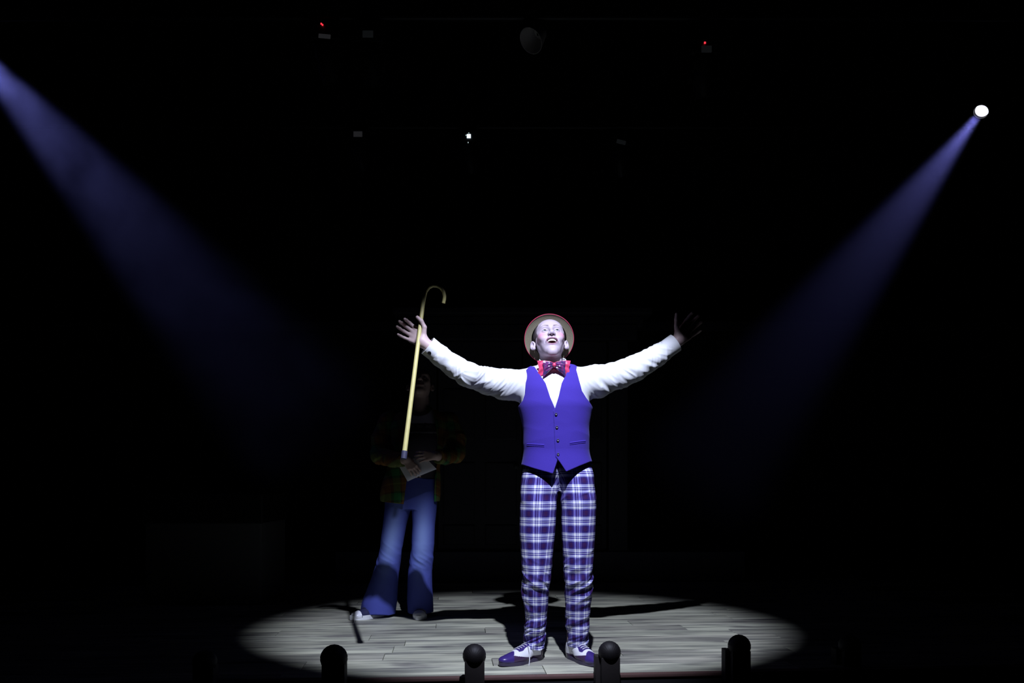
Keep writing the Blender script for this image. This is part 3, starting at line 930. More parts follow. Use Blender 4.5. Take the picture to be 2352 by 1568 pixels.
def head_colors(L, base, lip, blush, mouth):
    """colour of the skin and the make-up on it, L in the head's frame"""
    L = taper(L, mouth)
    A = np.stack([np.abs(L[:, 0]), L[:, 1], L[:, 2]], 1)
    C = np.tile(np.array(base, float), (len(L), 1))
    def blend(w, c):
        nonlocal C
        w = np.clip(w, 0, 1)[:, None]
        C = C * (1 - w) + np.array(c) * w
    if blush is not None:
        blend(0.85 * sgauss(A, (0.050, -0.060, -0.022), (0.020, 0.035, 0.018)), blush)
    w, hgt = 0.0240 + 0.0055 * mouth, 0.0035 + 0.0095 * mouth
    zc = -0.0615 - 0.004 * mouth
    zb = zc + 0.14 * L[:, 0] ** 2 / w
    rr = np.sqrt((L[:, 0] / (w + 0.003)) ** 2 + ((L[:, 2] - zb) / (hgt + 0.0075)) ** 2)
    blend(np.clip((1.06 - rr) / 0.14, 0, 1) * (L[:, 1] < -0.066), lip)
    blend(((np.sqrt((L[:, 0] / w) ** 2 + ((L[:, 2] - zb) / (hgt + 0.001)) ** 2) < 1.0) & (L[:, 1] > -0.084 + 6 * L[:, 0] ** 2) & (L[:, 1] < -0.02)) * 1.0, (0.10, 0.02, 0.03))
    # eyebrows: short hair on the ridge
    bx = np.clip((A[:, 0] - 0.012) / 0.036, 0, 1)
    bz = 0.0265 + 0.0085 * np.sin(bx * math.pi * 0.80) - 0.006 * bx
    bw = 0.0058 * (1 - 0.60 * bx)
    m = np.clip((bw - np.abs(A[:, 2] - bz)) / 0.0030, 0, 1) * np.clip((A[:, 0] - 0.009) / 0.006, 0, 1) * np.clip((0.053 - A[:, 0]) / 0.006, 0, 1) * (A[:, 1] < -0.05)
    blend(0.9 * m, (0.13, 0.09, 0.10))
    # eye liner close to the lids
    e = A - np.array([0.0305, -0.0735, 0.004])
    zz = e[:, 2] - 0.0012 + 0.06 * np.abs(e[:, 0])
    sl = np.sqrt((e[:, 0] / 0.0135) ** 2 + (zz / 0.0066) ** 2)
    blend(0.55 * np.clip((1.18 - sl) / 0.15, 0, 1) * (e[:, 1] < -0.004), (0.16, 0.11, 0.13))
    return C

def hair_f(P):
    x, y, z = np.abs(P[:, 0]), P[:, 1], P[:, 2]
    f = ell(P, (0, 0.022, 0.036), (0.0815, 0.1005, 0.0905))
    f = f + 0.0016 * np.sin(P[:, 1] * 260 + P[:, 0] * 90) * np.sin(z * 60)
    # hairline: above the forehead, in front of the ears as sideburns, down to the nape
    line = np.maximum(-(z - 0.078 - 0.25 * (y + 0.05)), -(y + 0.040))
    side = np.maximum(-(y + 0.022 - 0.0 * z), -(z + 0.006))
    back = np.maximum(-(y - 0.030), -(z + 0.055))
    keep = np.minimum(np.minimum(line, side), back)
    f = smax(f, keep, 0.006)
    hole = ell(np.stack([x, y, z], 1), (0.080, 0.016, -0.008), (0.020, 0.022, 0.034))
    return smax(f, -hole, 0.003)

def hand_parts(wrist, d, n, t, curls, spread, thumb, size=1.0):
    """round-cone list for one hand: d along the fingers, n out of the palm, t to the thumb side.
    curls: per finger three bends (radians, towards the palm); spread: per finger fan angle; thumb: (out, fwd, palm) mix + bend"""
    wrist, d, n, t = [np.asarray(v, float) for v in (wrist, d, n, t)]
    d = d / np.linalg.norm(d)
    n = n - d * (n @ d); n /= np.linalg.norm(n)
    t = t - d * (t @ d) - n * (t @ n); t /= np.linalg.norm(t)
    s = size
    palm, fing = [], []
    lens = [(.043, .026, .021), (.047, .029, .022), (.043, .027, .021), (.034, .021, .019)]
    rad = [.0092, .0095, .0090, .0080]
    for i in range(4):
        base = wrist + (d * 0.012 + t * (0.016 - 0.0105 * i)) * s
        kn = wrist + (d * (0.092 - 0.0045 * (i - 1) ** 2) + t * (0.031 - 0.0205 * i) - n * 0.002) * s
        palm.append((base, kn, 0.0145 * s, 0.0118 * s))
        dd = d * math.cos(spread[i]) + t * math.sin(spread[i])
        p, ang = kn, 0.0
        for j in range(3):
            ang += curls[i][j]
            v = dd * math.cos(ang) + n * math.sin(ang)
            q = p + v * lens[i][j] * s
            fing.append((i, p, q, rad[i] * (1 - 0.09 * j) * s, rad[i] * (1 - 0.09 * (j + 1)) * s))
            p = q
    o, fw, pn, bend = thumb
    p = wrist + (d * 0.022 + t * 0.020 + n * 0.006) * s
    v = t * o + d * fw + n * pn
    v = v / np.linalg.norm(v)
    for j, (L, r1, r2) in enumerate(((.046, .0155, .0115), (.033, .0112, .0100), (.026, .0100, .0085))):
        q = p + v * L * s
        fing.append((4, p, q, r1 * s, r2 * s))
        p = q
        v = v + (d * 0.55 + n * 0.25 - t * 0.3) * bend
        v = v / np.linalg.norm(v)
    return palm, fing

def hand_f(parts, forearm=None):
    palm, fing = parts
    def f(P):
        r = None
        for a, b, r1, r2 in palm:
            c = cone(P, a, b, r1, r2)
            r = c if r is None else smin(r, c, 0.012)
        if forearm is not None:
            r = smin(r, cone(P, *forearm), 0.016)
        chains = {}
        for i, a, b, r1, r2 in fing:
            c = cone(P, a, b, r1, r2)
            chains[i] = c if i not in chains else smin(chains[i], c, 0.004)
        for i, c in chains.items():
            r = smin(r, c, 0.012 if i == 4 else 0.006)
        return r
    pts = [p for a, b, *_ in palm for p in (a, b)] + [p for _, a, b, *_ in fing for p in (a, b)]
    if forearm is not None: pts += [np.asarray(forearm[0]), np.asarray(forearm[1])]
    pts = np.array(pts)
    return f, pts.min(0) - 0.03, pts.max(0) + 0.03

def chain_f(P, pts, rad, k=0.03):
    r = None
    for i in range(len(pts) - 1):
        c = cone(P, pts[i], pts[i + 1], rad[i], rad[i + 1])
        r = c if r is None else smin(r, c, k)
    return r

def arm_coords(P, pts):
    """(s, dist-to-axis vertical component, angle) along a polyline"""
    best = np.full(len(P), 1e9); s = np.zeros(len(P)); ang = np.zeros(len(P))
    acc = 0.0
    for i in range(len(pts) - 1):
        a, b = np.asarray(pts[i]), np.asarray(pts[i + 1])
        ab = b - a; L = np.linalg.norm(ab); u = ab / L
        h = np.clip(((P - a) @ u) / L, 0, 1)
        d = P - a - (h * L)[:, None] * u
        dd = (d * d).sum(1)
        up = np.array([0, 0, 1.0]) - u * u[2]; up /= np.linalg.norm(up)
        sd = np.cross(u, up)
        an = np.arctan2(d @ sd, d @ up)
        w = dd < best
        best = np.where(w, dd, best); s = np.where(w, acc + h * L, s); ang = np.where(w, an, ang)
        acc += L
    return s, ang

def folds(s, v, seed, fs, fv, shear):
    """crisp cloth folds: ridged noise stretched along a sheared direction; returns about -0.5..0.5"""
    a = (s + shear * v) * fs
    b = (v - shear * s) * fv
    n1 = noise3(a + seed, b + 0.6 * np.sin(a * 1.3), np.full_like(a, seed * 1.7))
    n2 = noise3(a * 2.1 + seed * 3, b * 1.6 + 5, np.full_like(a, seed * 0.7 + 9))
    r1 = 1 - np.abs(2 * n1 - 1) * 1.6
    r2 = 1 - np.abs(2 * n2 - 1) * 1.6
    return 0.5 * r1 + 0.28 * r2 - 0.3

def shoe(origin, dirv, parent, name, style, loose_lace=False, size=1.0):
    """one shoe, heel to toe along dirv (horizontal), origin on the ground under the ankle"""
    o = np.array([origin[0], origin[1], 0.0])
    dv = np.array([dirv[0], dirv[1], 0.0]); dv /= np.linalg.norm(dv)
    sv = np.array([-dv[1], dv[0], 0.0])
    R = np.stack([dv, sv, np.array([0, 0, 1.0])], 0)
    S = size
    def loc(P): return (P - o) @ R.T / S
    def wld(L): return o + (np.asarray(L) * S) @ R
    sneaker = style.startswith('sneaker')
    spring = lambda x: 0.22 * np.clip(x - 0.10, 0, 1) ** 1.6 * (0.4 if sneaker else 1.0)
    def upper(P):
        L = loc(P); L = L - np.stack([0 * L[:, 0], 0 * L[:, 0], spring(L[:, 0])], 1)
        f = ell(L, (-0.028, 0, 0.045), (0.043, 0.033, 0.060))
        f = smin(f, cone(L, (-0.01, 0, 0.070), (0.085, 0.004, 0.040), 0.034, 0.033), 0.02)
        f = smin(f, ell(L, (0.085, 0.003, 0.030), (0.075, 0.044, 0.034)), 0.02)
        f = smin(f, ell(L, (0.140, 0.0, 0.024), (0.066 if not sneaker else 0.056, 0.038 if not sneaker else 0.044, 0.025 if not sneaker else 0.033)), 0.018)
        f = smax(f, 0.012 - L[:, 2], 0.003)
        f = smax(f, (L[:, 2] - 0.100) + 0.25 * (L[:, 0]), 0.004)
        if sneaker:
            f = f - 0.0012 * (np.abs(L[:, 0] - 0.140) < 0.004)
        return f * S
    lo = np.minimum.reduce([wld((a, b, 0)) for a in (-.10, .24) for b in (-.07, .07)]) - 0.01
    hi = np.maximum.reduce([wld((a, b, .13)) for a in (-.10, .24) for b in (-.07, .07)]) + 0.01
    V, Q = nets(upper, lo, hi, 0.0020)
    me = mesh_np(name + '_upper', V, Q)
    L = loc(V)
    x, y, z = L[:, 0], np.abs(L[:, 1]), L[:, 2]
    C = np.tile(np.array([0.80, 0.80, 0.84]), (len(V), 1))
    dark = np.array([0.045, 0.025, 0.17]); brn = np.array([0.055, 0.028, 0.075])
    if not sneaker:
        tip = x > 0.138 - 0.020 * np.cos(np.clip(y / 0.018, 0, math.pi)) * 1.0 - 0.42 * np.clip(y - 0.028, 0, 1)
        low = z < 0.030 + 0.02 * np.clip((x - 0.04) / 0.1, 0, 1)
        lacez = (x > 0.000) & (x < 0.104) & (y < 0.027 + 0.004 * np.sin(x * 90)) & (z > 0.045)
        heel = (x < -0.038) & (z < 0.075)
        C[tip | lacez] = dark
        C[low & ~tip] = brn
        C[heel] = brn
    else:
        cv = np.array([0.03, 0.03, 0.075]) if style == 'sneaker' else np.array([0.30, 0.27, 0.30])
        C[(x < 0.140)] = cv
    set_col(me, C)
    sh = link(name, me, M['shoe'], parent)
    # sole: outline extruded
    prof = []
    for k in range(40):
        t = 2 * math.pi * k / 40
        cx_, cy_ = math.cos(t), math.sin(t)
        xx = 0.066 + 0.140 * cx_ * (1.0 if cx_ > 0 else 0.985)
        wv = 0.036 + 0.011 * math.exp(-((xx - 0.11) / 0.05) ** 2) - 0.004 * math.exp(-((xx - 0.03) / 0.03) ** 2)
        if sneaker: wv += 0.004
        yy = wv * math.copysign(abs(cy_) ** 0.75, cy_) + 0.003 * math.exp(-((xx - 0.11) / 0.06) ** 2)
        prof.append((xx, yy))
    mb = MB()
    zt = 0.0165 if not sneaker else 0.030
    vv = [wld((a, b, float(spring(np.array(a))))) for a, b in prof] + [wld((a, b, zt + float(spring(np.array(a))))) for a, b in prof]
    n = 40
    ff = [tuple(range(n - 1, -1, -1)), tuple(range(n, 2 * n))] + [(k, (k + 1) % n, n + (k + 1) % n, n + k) for k in range(n)]
    mb.add(vv, ff)
    mb.build('sole', M['white_rubber'] if sneaker else M['sole'], sh)
    # laces across the facing
    lm = MB()
    for k in range(5):
        xx = 0.030 + 0.016 * k
        zt_ = 0.0985 - 0.30 * (xx) * 0.92
        pts = []
        for q in np.linspace(-1, 1, 7):
            P0 = wld((xx, 0.019 * q, zt_ + 0.02))
            for _ in range(14):                      # drop the strand onto the leather
                fv = upper(P0[None])[0]
                P0 = P0 - np.array([0, 0, 1.0]) * (fv - 0.0022 * S) * 0.7
            pts.append(P0)
        lm.tube(pts, 0.0024 * S, 6)
    if loose_lace:
        p0 = wld((0.045, 0.022, 0.078))
        lm.tube([p0, p0 + np.array([0.004, -0.012, 0.006]), p0 + np.array([0.010, -0.030, -0.020]), p0 + np.array([0.009, -0.045, -0.055]), p0 + np.array([0.006, -0.052, -0.078])], 0.0021, 6)
    lm.build('shoe_laces', M['lace'] if style != 'sneaker' else M['canvas'], sh, True)
    return sh

def eyes(H, R, parent, look=(0, -1, 0.45), scale=1.0):
    for s in (-1, 1):
        c = H + R @ (np.array([s * 0.0305, -0.0735, 0.004]) * scale)
        g = np.linspace(0, math.pi, 13)
        V, F = [], []
        n = 20
        axis = Vector(R @ (np.array(look) / np.linalg.norm(look)))
        Q = axis.to_track_quat('Z', 'Y').to_matrix()
        for a in g:
            for k in range(n):
                t = 2 * math.pi * k / n
                V.append(np.array(c) + np.array(Q @ Vector((math.sin(a) * math.cos(t), math.sin(a) * math.sin(t), math.cos(a)))) * 0.0126 * scale)
        for i in range(12):
            for k in range(n):
                F.append((i * n + k, i * n + (k + 1) % n, (i + 1) * n + (k + 1) % n, (i + 1) * n + k))
        C = np.tile(np.array([0.62, 0.60, 0.64]), (len(V), 1))
        for i, a in enumerate(g):
            if a < 0.55: C[i * n:(i + 1) * n] = (0.16, 0.17, 0.22)
            if a < 0.27: C[i * n:(i + 1) * n] = (0.01, 0.01, 0.01)
        me = mesh_np('eye', V, F)
        set_col(me, C)
        link('eye', me, M['eye_white'], parent)

def collect(fs):
    V, Q = join(fs)
    return V, Q
#PART4
# ------------------------------------------------------------------ performer in the spotlight
D0 = 3.76
person = empty('person', (0.20, 3.80, 0.0))
tag(person, 'performer in a violet waistcoat and plaid trousers, arms flung wide, face lifted, straw hat', 'person')
H1 = np.array([0.184, 3.815, 1.556])
R1 = rot3(math.radians(27.5), math.radians(3), math.radians(-2))
HS = 0.97
def toL(P, H, R, s): return ((P - H) @ R) / s
def toW(L, H, R, s): return H + (np.asarray(L, float) * s) @ R.T

neck_base = np.array([0.198, 3.812, 1.390])
def f_head1(P):
    f = head_f(toL(P, H1, R1, HS), 1.0) * HS
    nk = cone(P, toW((0, 0.034, -0.040), H1, R1, HS), neck_base, 0.0515, 0.056)
    f = smin(f, nk, 0.014)
    return f
headV, headQ = nets(f_head1, H1 + np.array([-.12, -.17, -.20]), H1 + np.array([.12, .15, .16]), 0.0017)
LHc = toL(headV, H1, R1, HS)
headC = head_colors(LHc, (0.47, 0.39, 0.45), (0.38, 0.20, 0.27), (0.58, 0.17, 0.28), 1.0)
skin1 = np.array([0.50, 0.37, 0.36])
below = np.clip((1.452 - headV[:, 2]) / 0.04, 0, 1)[:, None]
headC = headC * (1 - below * 0.3) + skin1 * below * 0.3

# torso, arms and legs under the clothes
TZ = [.80, .887, .95, 1.012, 1.137, 1.241, 1.32, 1.375, 1.41, 1.445]
TX = [.165, .163, .152, .146, .149, .170, .168, .166, .150, .075]
TY = [.112, .115, .112, .108, .112, .124, .120, .102, .084, .060]
TCX = [.218, .218, .215, .212, .209, .207, .203, .200, .198, .198]
TCY = [3.79, 3.79, 3.785, 3.78, 3.775, 3.775, 3.785, 3.795, 3.80, 3.80]
def torso1(P, grow=0.0):
    return stack(P, TZ, TCX, TCY, [v + grow for v in TX], [v + grow for v in TY], 2.25)
armL = [W(1219, 887, 3.79), W(1157, 882, 3.77), W(1120, 874, 3.75), W(1077, 861, 3.67), W(1044, 841, 3.70), W(1010, 816, 3.67), W(984, 795, 3.65)]
armR = [W(1327, 883, 3.79), W(1373, 875, 3.79), W(1424, 860, 3.80), W(1458, 846, 3.80), W(1485, 830, 3.80), W(1511, 815, 3.80), W(1550, 788, 3.80)]
wrL, wrR = W(975, 787, 3.64), W(1556, 784, 3.80)
hipL, hipR = W(1240, 1120, 3.79), W(1325, 1120, 3.79)
def f_core1(P):
    f = np.maximum(torso1(P, -0.014), 0.97 - P[:, 2])
    for arm in (armL, armR):
        f = smin(f, chain_f(P, arm, [.050, .046, .042, .040, .037, .031, .027], 0.02), 0.03)
    for hp, kn, an in ((hipL, W(1232, 1330, 3.80), (0.100, 3.845, 0.09)), (hipR, W(1327, 1325, 3.80), (0.305, 3.872, 0.09))):
        f = smin(f, chain_f(P, [hp, kn, an], [.070, .048, .034], 0.02), 0.03)
    return f
coreV, coreQ = nets(f_core1, (-0.45, 3.55, 0.05), (0.85, 3.98, 1.45), 0.010, 1)
# hands
cane_tip, cane_top = W(928, 1047, 3.52), W(972, 695, 3.66)
def cane_at(py):
    t = (1047 - py) / (1047 - 695)
    return cane_tip * (1 - t) + cane_top * t
hl = hand_parts(wrL, (-0.66, 0.34, 0.52), (-0.25, -1.0, 0.10), (0.45, 0.05, 0.85),
                [(.55, .75, .45), (.50, .70, .45), (.42, .62, .42), (.35, .55, .40)], (0.10, 0.0, -0.12, -0.28), (0.95, 0.40, 0.35, 1.0), 0.95)
fh, lo, hi = hand_f(hl, (wrL + np.array([0.05, 0.01, -0.035]), wrL + np.array([-0.012, 0, 0.008]), 0.029, 0.025))
hlV, hlQ = nets(fh, lo, hi, 0.0026)
hr = hand_parts(wrR, (0.55, 0.42, 0.60), (0.25, -1.0, 0.10), (-0.62, 0.0, 0.70),
                [(.25, .40, .3), (.28, .45, .32), (.35, .5, .35), (.42, .55, .38)], (0.20, 0.05, -0.12, -0.30), (0.85, 0.55, 0.30, 0.15), 0.98)
fh, lo, hi = hand_f(hr, (wrR + np.array([-0.05, 0.0, -0.035]), wrR + np.array([0.008, 0, 0.010]), 0.029, 0.025))
hrV, hrQ = nets(fh, lo, hi, 0.0026)
bV, bQ = join([(headV, headQ), (coreV, coreQ), (hlV, hlQ), (hrV, hrQ)])
bC = np.concatenate([headC, np.tile(skin1, (len(coreV) + len(hlV) + len(hrV), 1))])
me = mesh_np('body', bV, bQ)
set_col(me, bC)
body1 = link('body', me, M['skin'], person)
eyes(H1, R1, body1, (0.06, -1, 0.22), HS)
# teeth and tongue
tm = MB()
for row, n, zc, up in ((0, 8, -0.0580, 1), (1, 6, -0.0775, -1)):
    for k in range(n):
        a = (k - (n - 1) / 2) * (0.30 if row == 0 else 0.30)
        rx, ry = (0.0235, 0.024) if row == 0 else (0.0185, 0.018)
        c = np.array([rx * math.sin(a), -0.0655 - ry * math.cos(a) + (0.0 if row == 0 else 0.010), zc + (0.0 if row == 0 else 0.002) * math.sin(a) ** 2])
        w = 0.0073 if row == 0 else 0.0054
        hgt = 0.0105 - 0.0016 * abs(math.sin(a)) if row == 0 else 0.0042
        Mt = Matrix(R1.tolist()) @ Matrix.Rotation(a, 3, 'Z')
        tm.box(toW(c, H1, R1, HS), (w * HS, 0.004 * HS, hgt * HS), Mt, bev=0.0009)
tm.build('teeth', M['teeth'], body1, True)
tV, tQ = nets(lambda P: ell(toL(P, H1, R1, HS), (0, -0.060, -0.0785), (0.017, 0.026, 0.0055)) * HS, toW((0, -.06, -.078), H1, R1, HS) - 0.05, toW((0, -.06, -.078), H1, R1, HS) + 0.05, 0.0025)
link('tongue', mesh_np('tongue', tV, tQ), M['tongue'], body1)
hV, hQ = nets(lambda P: hair_f(toL(P, H1, R1, HS)) * HS, H1 - 0.16, H1 + 0.16, 0.003)
link('hair', mesh_np('hair', hV, hQ), M['hair'], person)

# ---- straw hat: brim facing forward like a halo, crown behind
hat_c = W(1261, 778, 3.845)
hat_ax = Vector((-0.03, 0.955, 0.30)).normalized()          # from the brim to the crown
Mhat = Matrix.Translation(Vector(hat_c)) @ hat_ax.to_track_quat('Z', 'Y').to_matrix().to_4x4()
RB, RC = 0.1205, 0.0855
prof_u, prof_o = [], []
nb_ = 9
for i in range(nb_ * 6 + 1):
    t = i / (nb_ * 6)
    r = RC + (RB - RC) * t
    lift = 0.010 * t ** 2
    wv = 0.0011 * abs(math.sin(t * nb_ * math.pi))
    prof_u.append((r, -lift - wv))
    prof_o.append((r, 0.004 - lift + wv))
inner = [(RC - 0.003, 0.090), (RC - 0.001, 0.02), (RC, 0.0)]
crown = [(RC + 0.004, 0.004), (RC + 0.003, 0.085), (RC - 0.004, 0.094), (0.03, 0.096), (0, 0.096)]
hm = MB().lathe([(0, 0.090)] + inner + prof_u + prof_o[::-1] + crown, 72, Mhat)
hat = hm.build('straw_hat', M['straw'], person, True)
MB().lathe([(RB - 0.0008, -0.0125), (RB + 0.0010, -0.0118), (RB + 0.0016, -0.0085), (RB + 0.0010, -0.0045), (RB - 0.002, -0.0042), (RB - 0.0008, -0.0125)], 72, Mhat).build('brim_binding', M['red_binding'], hat, True)
MB().lathe([(RC + 0.0045, 0.006), (RC + 0.0060, 0.008), (RC + 0.0055, 0.042), (RC + 0.0040, 0.044)], 72, Mhat).build('hat_band', M['red_binding'], hat, True)

# ---- shirt
radL = [.082, .066, .058, .053, .047, .041, .039]
radR = [.084, .073, .059, .056, .049, .045, .042]
def f_shirt1(P):
    f = smax(torso1(P, -0.004), P[:, 2] - 1.433, 0.006)
    for arm, rad, sd, flip in ((armL, radL, 3.1, 1), (armR, radR, 8.4, -1)):
        a = chain_f(P, arm, rad, 0.03)
        s, an = arm_coords(P, arm)
        v = an * 0.055 * flip
        amp = 0.0105 * np.clip(s / 0.10, 0.35, 1) * np.clip((0.66 - s) / 0.05, 0, 1)
        fo = folds(s, v, sd, 24.0, 6.0, 0.85)
        fo2 = folds(s, v, sd + 20, 30.0, 6.0, -0.5)
        w2 = np.clip((s - 0.20) / 0.15, 0, 1)
        near = np.abs(a) < 0.06
        a = a - np.where(near, amp * (fo * (1 - 0.5 * w2) + 0.55 * fo2 * w2), 0)
        f = smin(f, a, 0.022)
    f = np.maximum(f, 0.985 - P[:, 2])
    # cut the sleeves at the cuffs
    for e0, e1 in ((armL[-2], armL[-1]), (armR[-2], armR[-1])):
        u = (e1 - e0) / np.linalg.norm(e1 - e0)
        pl = (P - e1) @ u
        far = np.sqrt(((P - e1) ** 2).sum(1)) < 0.12
        f = np.where(far, np.maximum(f, pl), f)
    pk = np.abs(P[:, 0] - 0.2065) - 0.017           # placket down the front
    f = f - np.where((pk < 0) & (P[:, 1] < 3.74), 0.0022, 0.0)
    return f
V, Q = nets(f_shirt1, (-0.45, 3.55, 0.92), (0.86, 4.0, 1.60), 0.0038)
shirt = link('shirt', mesh_np('shirt', V, Q), M['shirt'], person)
def cuff(e0, e1, r, L, up, link_at):
    u = Vector(e1 - e0).normalized()
    Mc = Matrix.Translation(Vector(e1) + u * 0.004) @ u.to_track_quat('Z', 'Y').to_matrix().to_4x4()
    mb = MB().lathe([(r + 0.001, -L), (r + 0.004, -L + 0.002), (r + 0.005, -L * 0.5), (r + 0.0055, 0.0), (r + 0.0035, 0.001), (r + 0.002, -0.01), (r - 0.002, -L * 0.8)], 40, Mc)
    c = mb.build('cuff', M['shirt'], shirt, True)
    return c, Mc, u
cf, Mc, u = cuff(armL[-2], armL[-1], 0.0415, 0.068, 0, 0)
cuff(armR[-2], armR[-1], 0.041, 0.062, 0, 0)
cp = W(985.5, 812, 3.61)
q = Vector((0.02, -1, -0.35)).normalized().to_track_quat('Z', 'Y').to_matrix().to_4x4()
# sit the cufflink on the cuff's surface
axp = Vector(armL[-1]) + u * ((Vector(cp) - Vector(armL[-1])).dot(u))
rad_v = (Vector(cp) - axp).normalized()
cpos = axp + rad_v * 0.0466
Ml = Matrix.Translation(cpos) @ rad_v.to_track_quat('Z', 'Y').to_matrix().to_4x4()
MB().lathe([(0, 0.004), (0.006, 0.0035), (0.0065, 0.001), (0.009, 0.0), (0.009, 0.003), (0.0065, 0.0045), (0.0065, -0.002)], 20, Ml).build('cufflink', M['gold'], shirt, True)
# collar: band and two wings
def collar_f(P):
    c0 = np.array([0.197, 3.805, 1.437])
    ax = np.array([0.0, -0.20, 0.98]); ax /= np.linalg.norm(ax)
    d = P - c0
    h = d @ ax
    r = d - h[:, None] * ax
    rr = np.sqrt((r[:, 0] / 1.0) ** 2 + (r[:, 1] / 1.0) ** 2 + r[:, 2] ** 2)
    R_ = 0.066 - 0.10 * np.clip(h, -0.05, 0.05)
    f = np.abs(rr - R_) - 0.0022
    f = np.maximum(f, np.abs(h - 0.004 + 0.010 * np.clip(-(r[:, 1]) / 0.06, -1, 1)) - 0.027)
    gap = np.maximum(np.abs(P[:, 0] - 0.206) - (0.004 + 0.45 * np.clip(h + 0.012, 0, 1)), P[:, 1] - 3.78)
    return smax(f, -gap, 0.002)
V, Q = nets(collar_f, (0.09, 3.68, 1.37), (0.31, 3.90, 1.50), 0.0022)
link('collar', mesh_np('collar', V, Q), M['shirt'], shirt)

# ---- waistcoat, cut from pixel outlines at the chest's distance
def VP(pts, d=3.672): return [(W(a, b, d)[0], W(a, b, d)[2]) for a, b in pts]
left_panel = VP([(1216, 836), (1206, 848), (1209, 852), (1207.5, 877), (1206, 902), (1201, 918), (1187, 933), (1150, 935), (1150, 1068), (1200, 1066), (1226, 1075), (1269.5, 1087.5), (1277, 1066), (1279.5, 1058), (1280, 940), (1274, 939), (1263, 913), (1253, 880), (1240, 858), (1228, 836)])
right_panel = VP([(1330, 830), (1325.5, 845), (1331, 872), (1337, 897), (1347, 912), (1365, 932), (1400, 934), (1400, 1056), (1358, 1059), (1330, 1070), (1299.8, 1083), (1286, 1062), (1275.5, 1048), (1270.5, 946), (1274, 939), (1283, 910), (1290, 880), (1300, 860), (1312, 830)])
def flare(P):
    return 0.016 * np.clip((1.03 - P[:, 2]) / 0.12, 0, 1) ** 1.3
def vest_shell(P, grow):
    o = torso1(P, grow) - flare(P)
    x = P[:, 0] - 0.21
    # soft pulls in the cloth
    n = folds(P[:, 2] * 1.0, x, 4.2, 7.0, 5.0, 0.35)
    o = o - 0.0028 * n * np.clip((1.30 - P[:, 2]) / 0.1, 0, 1)
    return o
def vest_piece(P, poly, grow):
    o = vest_shell(P, grow)
    i = torso1(P, 0.0015) - flare(P)
    sh = np.maximum(o, -i)
    m = poly2(P[:, 0], P[:, 2], poly)
    return smax(sh, m, 0.0015)
def f_vest1(P):
    front = P[:, 1] - 3.80
    L = np.maximum(vest_piece(P, left_panel, 0.0095), front)
    Rr = np.maximum(vest_piece(P, right_panel, 0.0135), front)
    bk = np.maximum(vest_shell(P, 0.0095), -torso1(P, 0.0015))
    arm_r = np.minimum(ell(P, (0.035, 3.80, 1.335), (0.055, 0.16, 0.115)), ell(P, (0.370, 3.80, 1.345), (0.050, 0.16, 0.115)))
    bk = smax(bk, -arm_r, 0.002)
    bk = np.maximum(np.maximum(bk, 0.955 - P[:, 2]), P[:, 2] - 1.435)
    bk = np.maximum(bk, 3.795 - P[:, 1])
    return np.minimum(np.minimum(L, Rr), bk)
V, Q = nets(f_vest1, (0.0, 3.60, 0.88), (0.42, 3.95, 1.46), 0.0026)
vest = link('waistcoat', mesh_np('waistcoat', V, Q), M['vest'], person)
def vest_surface(x, z, grow):
    y = 3.60
    P = np.array([[x, y, z]])
    for _ in range(40):
        fv = vest_shell(P, grow)[0]
        P[0, 1] += fv * 0.6
    return P[0].copy()
for px, py in ((1276.5, 952), (1278.5, 981.5), (1281, 1011), (1281.5, 1043)):
    x, z = VP([(px, py)])[0]
    p = vest_surface(x, z, 0.0135)
    Mb = Matrix.Translation(Vector(p) + Vector((0, -0.0005, 0))) @ Matrix.Rotation(math.pi / 2, 4, 'X')
    MB().lathe([(0, 0.0035), (0.0035, 0.0036), (0.0048, 0.0046), (0.0062, 0.0038), (0.0066, 0.0015), (0.006, 0.0), (0, 0.0)], 18, Mb).build('button', M['button'], vest, True)
for (ax, ay), (bx, by) in (((1211, 1018.5), (1250, 1021.5)), ((1308, 1017), (1346, 1011))):
    g = 0.0095 if ax < 1270 else 0.0135
    for k, (dz, mat, rr) in enumerate(((0.0, 'vest_edge', 0.0028), (-0.0072, 'vest_edge', 0.0020))):
        pts = []
        for t in np.linspace(0, 1, 9):
            x, z = VP([(ax + (bx - ax) * t, ay + (by - ay) * t)])[0]
            pts.append(vest_surface(x, z + dz, g) + np.array([0, -0.0003, 0]))
        MB().tube(pts, rr, 8).build('pocket_welt', M[mat], vest, True)

# ---- plaid trousers
def legset(rows):
    """rows: (py, xl, xr, d, ry) -> stack tables"""
    zs, cx, cy, rx, ry = [], [], [], [], []
    for py, a, b, d, r in rows:
        A, B_ = W(a, py, d), W(b, py, d)
        zs.append(A[2]); cx.append((A[0] + B_[0]) / 2); rx.append((B_[0] - A[0]) / 2); cy.append(d + 0.0); ry.append(r)
    return zs, cx, cy, rx, ry
LG = legset([(1045, 1212, 1280, 3.79, .060), (1085, 1200, 1282, 3.79, .096), (1120, 1196, 1281, 3.79, .106), (1160, 1194, 1278, 3.79, .106), (1220, 1193, 1275, 3.79, .096), (1300, 1199, 1267, 3.79, .080), (1335, 1200, 1262, 3.79, .076), (1370, 1200, 1259, 3.81, .074), (1420, 1207, 1255, 3.835, .070), (1470, 1204, 1250, 3.850, .064), (1487, 1201, 1250, 3.852, .066)])
